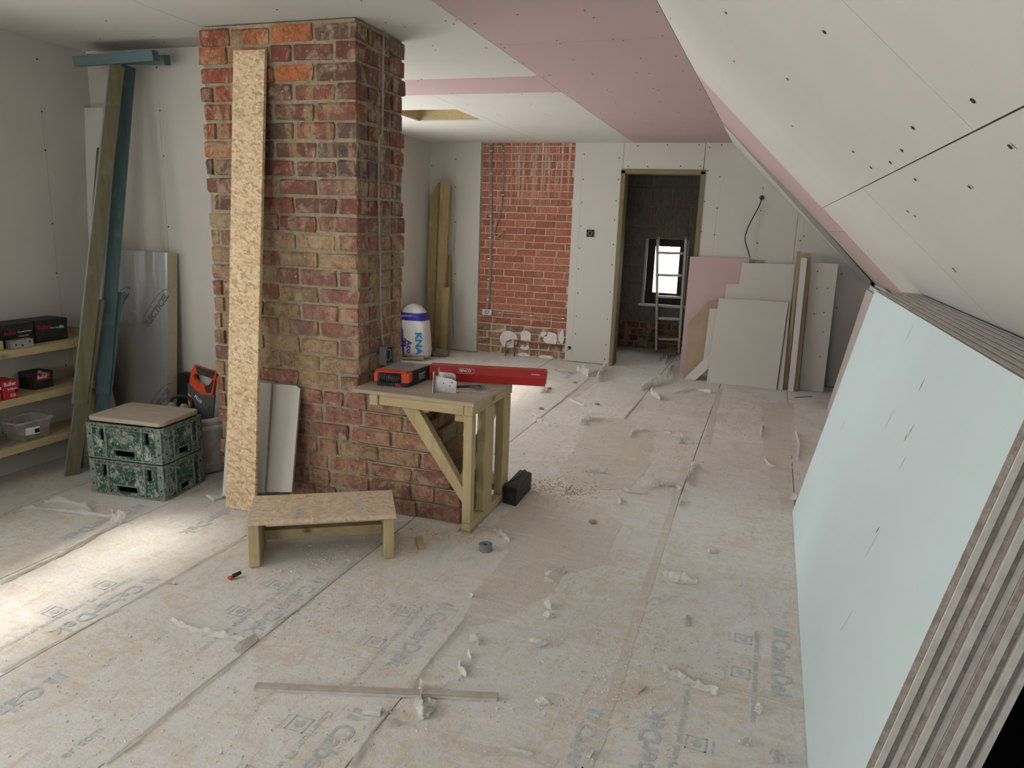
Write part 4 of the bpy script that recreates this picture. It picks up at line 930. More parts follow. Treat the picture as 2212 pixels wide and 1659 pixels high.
bm = B(); beam(bm, (BX-.055, 3.06, .50), (BX-.055, 3.30, .18), .012, .09, (1, 0, 0)); mk('ply_gusset', bm, M['ply'], wbk)
bm = B(); beam(bm, (BX-.062, 3.05, .22), (BX-.062, 3.44, .53), .04, .05, (1, 0, 0)); mk('side_brace', bm, M['woodz'], wbk)
bm = B(); beam(bm, (BX-.062, 3.30, .22), (BX-.062, 3.50, .06), .04, .05, (1, 0, 0)); mk('side_brace', bm, M['woodz'], wbk)
# things on the bench
zt_ = BZ+.001
gb = empty('screw_gun_box', (-1.70, 3.24, zt_), 'black carton with an orange and black grip on the work bench', 'box')
A, Bq, Cq = FL(814, 832, zt_), FL(868, 836, zt_), FL(944, 818, zt_)
ex = (Bq-A); ex.z = 0; ey = V((-ex.y, ex.x, 0)).normalized(); exn = ex.normalized(); ln = .25
def GP(a, b, z): return V((A.x, A.y, zt_)) + exn*a + ey*b + V((0, 0, z))
W_ = ex.length*1.25
bm = B(); prism(bm, [GP(0, 0, 0), GP(W_, 0, 0), GP(W_*1.3, .22, 0), GP(W_*.2, .22, 0)], (0, 0, .074)); gbb = mk('carton_body', bm, M['blk'], gb, bevel=.003)
bm = B(); prism(bm, [GP(-.002, .0, .0745), GP(W_+.002, .0, .0745), GP(W_*1.3, .22, .0745), GP(W_*.2, .22, .0745)], (0, 0, .004)); mk('carton_lid', bm, M['card'], gb)
bm = B(); tube(bm, [GP(.022, -.014, .048), GP(W_-.028, -.018, .044)], .024, 12); mk('rubber_grip', bm, M['blk'], gb, smooth=True)
for k in range(9):
    bm = B(); c = GP(.03+k*(W_-.065)/8, -.0165, .046); tube(bm, [c-exn*.002, c+exn*.002], .0255, 12); mk('grip_ring', bm, M['blk'], gb)
for a0, a1 in ((-.004, .022), (W_-.028, W_+.02)):
    bm = B(); prism(bm, [GP(a0, -.034, .02), GP(a1, -.034, .028), GP(a1, -.034, .076), GP(a0, -.034, .072)], ey*.05); mk('orange_end', bm, M['orange'], gb, bevel=.006)
bm = B(); prism(bm, [GP(0, -.03, .072), GP(W_, -.03, .072), GP(W_, .004, .082), GP(0, .004, .082)], (0, 0, .004)); mk('orange_bar', bm, M['orange'], gb, bevel=.003)
bm = B(); prism(bm, [GP(W_*.6, -.0012, .002), GP(W_*.78, -.0012, .002), GP(W_*.72, -.0012, .04), GP(W_*.6, -.0012, .04)], -ey*.001); mk('red_print', bm, M['redl'], gbb)
bm = B()
for k in range(5):
    p = GP(W_+.022, .07, .052-k*.007); d = (GP(W_*1.3, .22, 0)-GP(W_, 0, 0)).normalized(); o_ = V((d.y, -d.x, 0)); beam(bm, p+o_*.001+d*.02, p+o_*.001+d*(.09-.012*(k % 3)), .001, .003, (0, 0, 1))
mk('carton_print', bm, M['white'], gbb, kind='stuff')
# long red carton overhanging the right edge
rbx = empty('red_carton', (-1.33, 3.42, zt_), 'long red cardboard carton lying across the work bench', 'carton')
R0, R1 = V((-1.60, 3.335, zt_)), V((-1.02, 3.47, zt_)); rd = (R1-R0); rl = rd.length; rd.normalize(); rn = V((-rd.y, rd.x, 0)); sl_ = V((0, 0, 0))
def RP(a, b, z): return R0+rd*a+rn*b+V((0, 0, z))
bm = B()
for p in (([RP(0, 0, 0), RP(rl, 0, 0), RP(rl, .075, 0), RP(0, .075, 0)], (0, 0, .003)), ([RP(0, 0, .003), RP(rl, 0, .003), RP(rl, .003, .003), RP(0, .003, .003)], (0, 0, .040)),
          ([RP(0, .072, .003), RP(rl, .072, .003), RP(rl, .075, .003), RP(0, .075, .003)], (0, 0, .060)), ([RP(rl-.003, .003, .003), RP(rl, .003, .003), RP(rl, .072, .003), RP(rl-.003, .072, .003)], (0, 0, .04))): prism(bm, *p)
mk('carton_tray', bm, M['red'], rbx)
bm = B()
for p in (([RP(.0, -.004, .040), RP(rl+.004, -.004, .040), RP(rl+.004, -.001, .040), RP(.0, -.001, .040)], (0, .010, .036)), ([RP(.0, .006, .073), RP(rl+.004, .006, .073), RP(rl+.004, .079, .073), RP(.0, .079, .073)], (0, 0, .003))): prism(bm, *p)
ld = mk('carton_lid', bm, M['red'], rbx)
bm = B(); prism(bm, [RP(rl+.0045, 0, .01), RP(rl+.0045, .03, .018), RP(rl+.0045, .07, .05), RP(rl+.0045, .07, .07), RP(rl+.0045, 0, .07)], rd*.002); mk('end_flap', bm, M['redl'], rbx)
lu = V((0, .010, .036)).normalized(); q = RP(.155, -.0045, .048)+V((0, .002, 0))
text('SENCO', .019, q+lu*.004, rd, lu, M['white'], ld, 'carton_print', .0012, bold=.0003)
bm = B(); ring = [q+rd*a+lu*b-rn*.0012 for a, b in ((-.006, -.003), (.07, -.003), (.078, .003), (.078, .017), (.07, .022), (-.006, .022), (-.006, -.003))]; tube(bm, ring, .0006, 4); mk('carton_print', bm, M['white'], ld)
text('DURASPIN', .009, RP(rl-.07, -.0045, .056)+V((0, .002, 0)), rd, lu, M['white'], ld, 'carton_print', .0012)
# galvanised bracket, flat plate, pencil, loose screws
jb = empty('steel_bracket', FL(955, 850, zt_), 'galvanised steel joist bracket standing on the bench by the red carton', 'bracket')
a = FL(940, 846, zt_); b = FL(985, 850, zt_); d = (b-a).normalized(); e = V((-d.y, d.x, 0)); L_ = (b-a).length
def JP(x, y, z): return V((a.x, a.y, zt_))+d*x+e*y+V((0, 0, z))
def rpanel(nm, pts, ex_): bm = B(); prism(bm, pts, ex_); mk(nm, bm, M['galv'], jb)
rpanel('bracket_cheek', [JP(0, 0, .003), JP(L_, 0, .003), JP(L_*1.02, 0, .058), JP(L_*.8, 0, .068), JP(0, 0, .078)], e*.002)
rpanel('bracket_cheek', [JP(.0, .06, .003), JP(L_*.8, .06, .003), JP(L_*.8, .06, .075), JP(L_*.65, .06, .085), JP(0, .06, .085)], e*.002)
rpanel('bracket_seat', [JP(0, .002, 0), JP(L_, .002, 0), JP(L_*.9, .06, 0), JP(0, .06, 0)], (0, 0, .002))
rpanel('bracket_flange', [JP(-.002, -.03, 0), JP(-.002, .001, 0), JP(-.002, .001, .10), JP(-.002, -.02, .10)], -d*.002)
rpanel('bracket_flange', [JP(-.002, .06, 0), JP(-.002, .09, 0), JP(-.002, .08, .105), JP(-.002, .06, .105)], -d*.002)
dots('nail_holes', [JP(L_*.4, -.0005, .045), JP(L_*.7, -.0005, .035), JP(L_*.8, -.0005, .052)], -e, jb, .003, M['hole'])
bm = B(); prism(bm, [FL(950, 844, zt_), FL(1060, 850, zt_), FL(1050, 846, zt_), FL(952, 840, zt_)], (0, 0, .001)); mk('steel_plate', bm, M['galv'], None, 'flat thin steel strip lying in front of the bracket on the bench', 'plate')
bm = B(); prism(bm, [FL(985, 834, zt_), FL(1038, 833, zt_), FL(1040, 836, zt_), FL(985, 838, zt_)], (0, 0, .004)); mk('carpenter_pencil', bm, M['blk'], None, 'flat dark pencil lying on the bench beside the bracket', 'pencil')
bm = B(); rq = random.Random(8); c = FL(1032, 839, zt_)
for k in range(45):
    p = c+V((rq.gauss(0, .022), rq.gauss(0, .018), .003)); p.x = min(p.x, BX-.01); a = rq.uniform(0, 6.28); beam(bm, p-V((math.cos(a), math.sin(a), 0))*.012, p+V((math.cos(a), math.sin(a), .1))*.012, .003, .003, (0, 0, 1))
mk('loose_screws', bm, M['grey'], None, 'little heap of loose dark screws on the bench top', 'screws', kind='stuff')

# ---- small things on the floor round the bench
bb = empty('black_block', FL(1112, 1080), 'black wrapped block standing on the floor at the bench foot', 'block')
A, Bq, Cq = (q + V((.012, 0, 0)) for q in (FL(1082, 1086), FL(1110, 1094), FL(1143, 1056)))
e1 = Bq-A; e2 = Cq-Bq
bm = B(); prism(bm, [A, Bq, Bq+e2, A+e2], (0, 0, .098)); mk('block_body', bm, M['blk'], bb, bevel=.004)
bm = B(); tube(bm, smooth([A+e2*.3+e1*.2+V((0, 0, .099)), A+e2*.6+e1*.5+V((0, 0, .106)), A+e2*.9+e1*.5+V((0, 0, .112)), A+e2*.95+e1*.6+V((0, 0, .10))], 4), .003, 6); mk('tie_strap', bm, M['hole'], bb, smooth=True)
bm = B(); c = FL(1049, 1189); lathe(bm, c, [(.0, .0), (.030, .0), (.030, .032), (.016, .033), (.013, .030), (.013, .004), (.0, .004)][1:], 24); mk('tape_roll', bm, M['tape'], None, 'small roll of grey tape on the floor in front of the bench', 'tape', smooth=False)
bm = B(); A = FL(904, 1165); b2 = FL(911, 1187); beam(bm, A+V((0, 0, .0095)), b2+V((0, 0, .0095)), .03, .018, (1, 0, 0)); mk('wood_offcut', bm, M['woody'], None, 'small wood offcut lying between the step and the tape roll', 'offcut', bevel=.001)
bt = empty('floor_batten', FL(815, 1497), 'long thin grey batten lying across the floor in the foreground', 'batten')
a, b = FL(552, 1488)+V((0, 0, .009)), FL(1076, 1510)+V((0, 0, .009))
bm = B(); beam(bm, a, b, .022, .016, (0, 1, 0)); mk('batten_body', bm, M['batten'], bt, bevel=.0015)
bm = B(); beam(bm, a+V((0, -.012, -.004)), b+V((0, -.012, -.004)), .003, .009, (0, 1, 0)); mk('batten_lip', bm, M['edgel'], bt)
oc = empty('orange_clip', FL(502, 1250), 'tiny orange and black clip on the floor before the step', 'clip')
c = FL(498, 1252); bm = B(); bmesh.ops.create_icosphere(bm, subdivisions=2, radius=.013)
for v in bm.verts: v.co = c+V((v.co.x*1.1, v.co.y*.7, .008+v.co.z*.6))
mk('orange_cap', bm, M['orange'], oc, smooth=True)
bm = B(); tube(bm, [c+V((.004, .01, .012)), c+V((.018, .04, .016))], [.009, .007], 8); mk('black_stem', bm, M['blk'], oc, smooth=True)
bm = B(); prism(bm, [FL(445, 1072), FL(462, 1083), FL(483, 1076), FL(478, 1066), FL(468, 1064)], (0, 0, .012)); mk('plaster_scrap', bm, M['pw'], None, 'pale plaster scrap lying beside the strand board strip', 'scrap', bevel=.002)
for px, ang, s_, m, lab in (((1540, 1193), .5, (.045, .022, .018), 'edgel', 'small pale plasterboard cube in the middle of the right floor'), ((1486, 1342), 1.65, (.07, .012, .006), 'batten', 'thin dull wood splinter lying on the right foreground floor'), ((370, 1262), .1, (.04, .012, .009), 'osb', 'tan wood chip lying in the sunlit floor patch'), ((805, 1540), .2, (.055, .03, .014), 'pw', 'pale plaster lump in front of the long batten'), ((1735, 858), .7, (.20, .022, .003), 'tape', 'dark flat strip on the floor before the offcuts'), ((1383, 1492), 1.2, (.05, .012, .006), 'saw', 'narrow tan splinter beside the peeled film in the foreground')):
    c = FL(*px); d = V((math.cos(ang), math.sin(ang), 0)); bm = B(); beam(bm, c-d*s_[0]/2+V((0, 0, s_[2]/2+.001)), c+d*s_[0]/2+V((0, 0, s_[2]/2+.001)), s_[1], s_[2], (-d.y, d.x, 0))
    for v in bm.verts: v.co += V((mn.noise(v.co*90), mn.noise(v.co*80+V((3, 3, 3))), 0))*.006
    mk('floor_scrap', bm, M[m], None, lab, 'scrap', bevel=.0015)

# ---- far end: insulation bag, rag, timbers, rod
bg_ = empty('insulation_bag', (-3.46, 6.85, 0), 'white and blue plastic bag of insulation at the far left', 'bag')
bm = B(); rings = []; prof = [(.0, .9), (.06, 1.0), (.2, 1.0), (.36, .98), (.44, .93), (.49, .72), (.53, .45), (.545, .2)]
def bagpt(a, zz, k, off=0):
    s_ = math.copysign(abs(math.cos(a))**.55, math.cos(a)); c_ = math.copysign(abs(math.sin(a))**.55, math.sin(a))
    lx = -.085*zz; n_ = 1+.035*mn.noise(V((s_*3, c_*3, zz*9)))
    return V((-3.435+lx+(.145*k+off)*s_*n_, 6.87+(.12*k+off)*c_*n_, .03+zz))
for zz, k in prof: rings.append([bagpt(i*6.2832/40, zz, k) for i in range(40)])
vs = loft(bm, rings); bm.faces.new(vs[-1]); mk('bag_body', bm, M['bag'], bg_, smooth=True)
bm = B(); loft(bm, [[bagpt(i*6.2832/40, zz, k, .003) for i in range(40)] for zz, k in ((.385, .97), (.415, .95), (.442, .92), (.462, .84))], False); mk('blue_band', bm, M['navy'], bg_, smooth=True)
bdn = V((.06, 0, -1)).normalized(); bri = V((1, 0, .06)).normalized()
ff = lambda x, z: V((x, 6.744, z))
text('KNA', .11, ff(-3.40, .30), (.05, 0, -1), (1, 0, .05), M['cyan'], bg_, 'bag_print', .003, bold=.003)
text('Aco', .085, ff(-3.50, .21), (.05, 0, -1), (1, 0, .05), M['navy'], bg_, 'bag_print', .003, bold=.0015)
text('TI', .10, ff(-3.58, .22), (.05, 0, -1), (1, 0, .05), M['navy'], bg_, 'bag_print', .003, bold=.003)
bm = B(); prism(bm, [ff(-3.545, .06), ff(-3.527, .06), ff(-3.545, .33), ff(-3.563, .33)], (0, -.002, 0)); mk('bag_print', bm, M['navy'], bg_)
text('insulation.com', .026, ff(-3.585, .452)+V((0, .0, 0)), (1, 0, .06), (0, 0, 1), M['white'], bg_, 'bag_print', .008)
bm = B()
for k in range(3): tube(bm, smooth([V((-3.58, 6.74-.012*k, .016+.004*k)), V((-3.5, 6.735, .018)), V((-3.31, 6.76, .02+.008*k))], 4), .014, 7)
mk('card_base', bm, M['brownp'], bg_)
bm = B(); bmesh.ops.create_icosphere(bm, subdivisions=4, radius=1)
c = FL(943, 770)
for v in bm.verts:
    k = 1+.3*mn.noise(v.co*2.2)+.1*mn.noise(v.co*6); v.co = V((c.x+v.co.x*.11*k, c.y+.05+v.co.y*.08*k, max(.001, .02+v.co.z*.055*k)))
mk('grey_rag', bm, M['rag'], None, 'crumpled grey rag on the floor beside the insulation bag', 'rag', smooth=True)
bm = B(); prism(bm, [(-3.595, 6.20, .001), (-3.595, 7.34, .001), (-3.622, 7.34, .62), (-3.622, 6.20, .60)], (-.004, 0, 0)); mk('plasterboard_offcut', bm, M['gyp'], None, 'grey board leaning on the left wall behind insulation bag', 'board')
TG = 'timbers leaning in the far left corner'
def timber(pxs, yb, lean_, th, m, lab, nm='timber_plank'):
    lean(nm, pxs, V((0, yb, 0)), V((0, -1, math.tan(math.radians(lean_)))), th, [m], lab, 'timber', TG)
timber([(919, 742), (929, 428), (947, 394), (949, 394), (936, 750)], 7.36, 3.2, .04, 'oldz', 'tall old plank with a cut corner leaning in the far corner')
timber([(938, 752), (951, 394), (972, 396), (954, 756)], 7.29, 3.2, .045, 'oldz', 'tall old plank with dark knots beside the cut corner plank')
timber([(950, 763), (956, 620), (971, 621), (962, 763)], 7.225, 4, .035, 'oldz', 'shorter knotty plank at the front of the corner timbers')
timber([(962, 752), (961, 551), (972, 552), (968, 751)], 7.37, 3, .03, 'oldz', 'slim half height plank behind the corner timbers')
bm = B(); tube(bm, [FL(981, 756)+V((0, 0, .002)), AY(7.50, 976, 571)], .009, 8); mk('steel_rod', bm, M['galv'], None, 'thin grey metal rod leaning beside the corner timbers', 'rod', smooth=True)

# ---- wiring and pipes on the gable wall
YK = 7.543
def wire(name, pxs, r, label, cat='cable', m='cable', y=YK, n=5):
    bm = B(); tube(bm, smooth([AY(y, *p) for p in pxs], n), r, 6); return mk(name, bm, M[m], None, label, cat, smooth=True)
wire('wall_cable', [(1058, 311), (1059, 400), (1059, 520), (1057, 600), (1055, 640), (1050, 668)], .006, 'left one of the twin grey cables clipped down the red brick panel')
wire('wall_cable', [(1062, 311), (1062, 400), (1061, 520), (1060, 600), (1056, 645), (1053, 668)], .006, 'right one of the twin grey cables clipped down the red brick panel')
wire('looped_cable', [(1085, 311), (1086, 390), (1084, 430), (1076, 470), (1069, 496), (1068, 505), (1073, 512), (1082, 506), (1088, 498), (1085, 512), (1077, 515), (1072, 510)], .0045, 'grey cable ending in a loose loop on the red brick panel', y=7.535)
wire('straight_cable', [(1087, 311), (1088, 390), (1085, 440), (1078, 475)], .0045, 'short grey cable beside the looped cable on brick panel')
wire('wall_cable', [(1066, 677), (1080, 676), (1100, 677), (1150, 682), (1190, 686), (1222, 689)], .006, 'grey cable running level from the socket box across the red bricks')
bm = B()
for p in ((1060, 326), (1061, 375), (1060, 421), (1059, 467), (1058, 513), (1056, 559), (1055, 603), (1054, 647), (1087, 326), (1086, 375), (1086, 421), (1080, 676), (1147, 682), (1216, 688)):
    c = AY(YK-.006, *p); box(bm, c.x-.014, c.x+.014, c.y-.004, c.y+.006, c.z-.004, c.z+.004)
mk('cable_clips', bm, M['white'], wb, kind='stuff')
def backbox(p, s_, y, lab, m, coil=True, dark=True):
    root = empty('socket_box', AY(y, *p), lab, 'socket box'); c = AY(y, *p)
    wx_, hx = s_
    bm = B(); t = .003
    for a in ((-wx_/2, wx_/2, -hx/2, -hx/2+t), (-wx_/2, wx_/2, hx/2-t, hx/2), (-wx_/2, -wx_/2+t, -hx/2+t, hx/2-t), (wx_/2-t, wx_/2, -hx/2+t, hx/2-t)): box(bm, c.x+a[0], c.x+a[1], y-.012, y+.004, c.z+a[2], c.z+a[3])
    mk('box_rim', bm, M[m], root)
    bm = B(); box(bm, c.x-wx_/2+t, c.x+wx_/2-t, y-.001, y+.003, c.z-hx/2+t, c.z+hx/2-t); mk('box_back', bm, M['hole'] if dark else M['galv'], root)
    bm = B(); tube(bm, [c+V((.3*hx*math.cos(k*.5)*(1+.15*math.sin(k)), -.009+.004*math.sin(k*1.3), .3*hx*math.sin(k*.5)))for k in range(22)], .004, 6); mk('coiled_wire', bm, M['cable'], root, smooth=True)
backbox((1275, 504), (.072, .072), YB-.003, 'black square socket hole with coiled wire in the white board', 'hole')
backbox((1052, 674), (.115, .062), 7.546, 'steel double socket box with loose wires on the red bricks', 'galv', dark=False)
def pipe(name, pxs, r, lab, y=7.525):
    bm = B(); tube(bm, [AY(y, *p) if len(p) == 2 else V(p) for p in pxs], r, 10); return mk(name, bm, M['copper'], None, lab, 'pipe', smooth=True)
pipe('copper_pipe', [(1111, 735), (1150, 740), (1219, 748)], .0085, 'copper pipe running level across the old bricks')
pipe('copper_pipe', [(1092, 770), (1093, 745), (1094, 739), (1104, 734)], .0085, 'left copper pipe bending up from the floor by the old bricks', 7.515)
pipe('copper_pipe', [(1111, 771), (1112, 735), (1110, 734)], .0085, 'right copper pipe rising from the floor to the level pipe', 7.51)
bm = B(); c0 = AY(YB, 1230, 751); tube(bm, [c0+V((0, -.003, 0)), c0+V((-.02, -.06, -.03))], .006, 8); sp_ = empty('pipe_stub', c0, 'short capped pipe stub poking from the white board near the floor', 'pipe'); mk('stub_tube', bm, M['galv'], sp_, smooth=True)
bm = B(); disc(bm, c0, (0, -1, 0), .018, 12, .008); mk('stub_collar', bm, M['hole'], sp_)
hc = empty('hanging_cable', AY(7.52, 1646, 428), 'dark cable hanging in a curve from the right gable wall', 'cable')
bm = B(); tube(bm, smooth([AY(7.515, 1645, 428), AY(7.50, 1640, 445), AY(7.48, 1622, 478), AY(7.47, 1611, 505), AY(7.47, 1610, 522), AY(7.47, 1617, 545), AY(7.46, 1620, 556)], 6), .005, 7); mk('cable_run', bm, M['hole'], hc, smooth=True)
bm = B(); disc(bm, AY(YB, 1646, 427), (0, -1, 0), .022, 12, .004); mk('wall_hole', bm, M['dark'], hc)
# ladder in the little room
YL = 8.60; la = empty('step_ladder', FL(1440, 757), 'aluminium ladder leaning before the small black window', 'ladder')
def ladx(p): return AY(YL, *p)
for a, b in (((1418, 756), (1421, 517)), ((1466, 762), (1482, 517))):
    A, Bq = ladx(a), ladx(b); A.z = max(A.z, .002); bm = B(); beam(bm, A, Bq, .03, .055, (1, 0, 0)); mk('stile', bm, M['alum'], la, bevel=.003)
    bm = B(); beam(bm, Bq, Bq+V((0, 0, .03)), .034, .06, (1, 0, 0)); mk('stile_cap', bm, M['gold'], la)
for y in (546, 594, 641, 688, 732): bm = B(); beam(bm, ladx((1422, y)), ladx((1476-(y-546)*.05, y+1.5)), .028, .03, (0, 0, 1)); mk('rung', bm, M['alum'], la, bevel=.003)

# ---- torn protective film: curled shreds on the floor
rf = random.Random(31)
def shred(pxs, w, lift, lab, grp='shreds of torn floor film', curl=.6):
    c = smooth([FL(*p) for p in pxs], 9); n = len(c); bm = B(); rows = []
    for i, p in enumerate(c):
        t = (c[min(i+1, n-1)]-c[max(i-1, 0)]).normalized(); s_ = V((-t.y, t.x, 0)); ww = w*(.06+1.0*math.sin(math.pi*min(1, (i+.5)/n)))*(1+.9*mn.noise(p*47)); s_ = (s_+t*mn.noise(p*39)*.8).normalized(); h_ = lift*(.5+abs(mn.noise(p*17))*2)
        rows.append([bm.verts.new(V((q.x, q.y, max(.0012, q.z)))) for q in (p-s_*ww*.5+V((0, 0, .0015)), p+V((0, 0, .0015+h_*.35)), p+s_*ww*.35+V((0, 0, .002+h_)), p+s_*ww*.35*(1-curl)+V((0, 0, .003+h_*1.5)))])
    for a, b in zip(rows, rows[1:]):
        for k in range(3): bm.faces.new((a[k], a[k+1], b[k+1], b[k]))
    for v in bm.verts: v.co += V((mn.noise(v.co*120), mn.noise(v.co*110+V((9, 0, 0))), max(-.2, mn.noise(v.co*140))*.7))*w*.28
    for v in bm.verts: v.co.z = max(.0012, v.co.z)
    r = bmesh.ops.solidify(bm, geom=list(bm.faces), thickness=.0006)
    return mk('film_shred', bm, M['shred'], None, lab, 'film scrap', grp)
SHL = '''rolled film edge at the bottom frame edge, nearer than the long batten
rolled film edge running away behind the right half of the long batten
long rolled film edge in the left foreground, left of the batten
upright torn film corner left of the batten, below the step
jagged film tear lying left of the step, above the batten end
short rolled film edge just beyond the upright torn film corner
rolled film edge leading towards the left leg of the step
thin film edge passing under the step towards the chimney foot
rolled film edge along the joint left of the sunlit patch
small lifted film corner in front of the green crates
thin curved film strip on the floor left of the green crates
broad torn film edge at the left frame edge before the crates
thin film edge at the left frame edge below the sunlit patch
thin film edge from the sunlit patch towards the step
white film flap standing against the middle of the long batten
crumpled film tail hanging below the film flap at the batten
small film tongue just left of the joint under the batten
thin curled film string just above the right end of the batten
tiny film curl beside the dark crumb above the batten
little folded film scrap at the near tip of the bare patch
looped film scrap right of the bare patch tip
folded film scrap on the right side of the bare patch
tiny film strip just below the folded scrap on bare patch
short film strand lower down the right side of bare patch
pointed white film triangle on the floor right of the middle
torn film edge just below the pointed film triangle
long pointed film tear before the bare strip by the blue board
small film loop between the long film tear and the blue board
little oval film ring in the lower right foreground
crumpled film lump at the bottom frame edge by the blue board
small film curl on the bare strip at the bottom middle
thin film edge along the bare strip left of bottom middle
crinkled film sheet in mid floor right of the black block
flat film spike just left of the crinkled mid floor sheet
flat film scrap on the floor beyond the black block
upright film strand along the joint above the crinkled sheet
second shorter film strand left of the joint above crinkled sheet
tiny film strand on the joint below the crinkled sheet
forked film scrap between the black block and crinkled sheet
thin film peak on the floor halfway to the front grey offcut
low film tent just below the thin film peak
bowed film string in mid floor, left of the film tent
white crumpled film scrap right of the bench top
long rolled film edge in mid floor leading to the doorway
crumpled film tangle on the joint before the pink board
forked film strip in the tangle before the pink board
upright film twist nearest the foot of the pink board
small film scrap below the tangle before the pink board
thin bowed film string before the front grey offcut
thin rolled film edge just right of the bench legs
rolled film edge leading from bench to the white partition
standing film point at the foot of the partition by the brick panel
flat film strip before the old bricks, beyond the red carton
film knot on the floor at the left door jamb
rolled film edge at the left door jamb foot
thin film string crossing the joint right of the bench
little dark edged film curl near the end of red carton
short film strand on the right floor below the white upright strip
long film strand nearest the far end of the blue board
bent film strand left of the blue board far corner
small white film lump touching the blue board far corner
level film string left of the bent strand by blue board
film tangle lying inside the doorway
small film wisp at the left inside the doorway
thin flat film string below the rolled edge by the partition
pointed film tear beside the bench foot, above the tape roll
film tongue at the bench foot nearest the tape roll
lifted film nick on the left edge of the bare patch'''.split('\n')
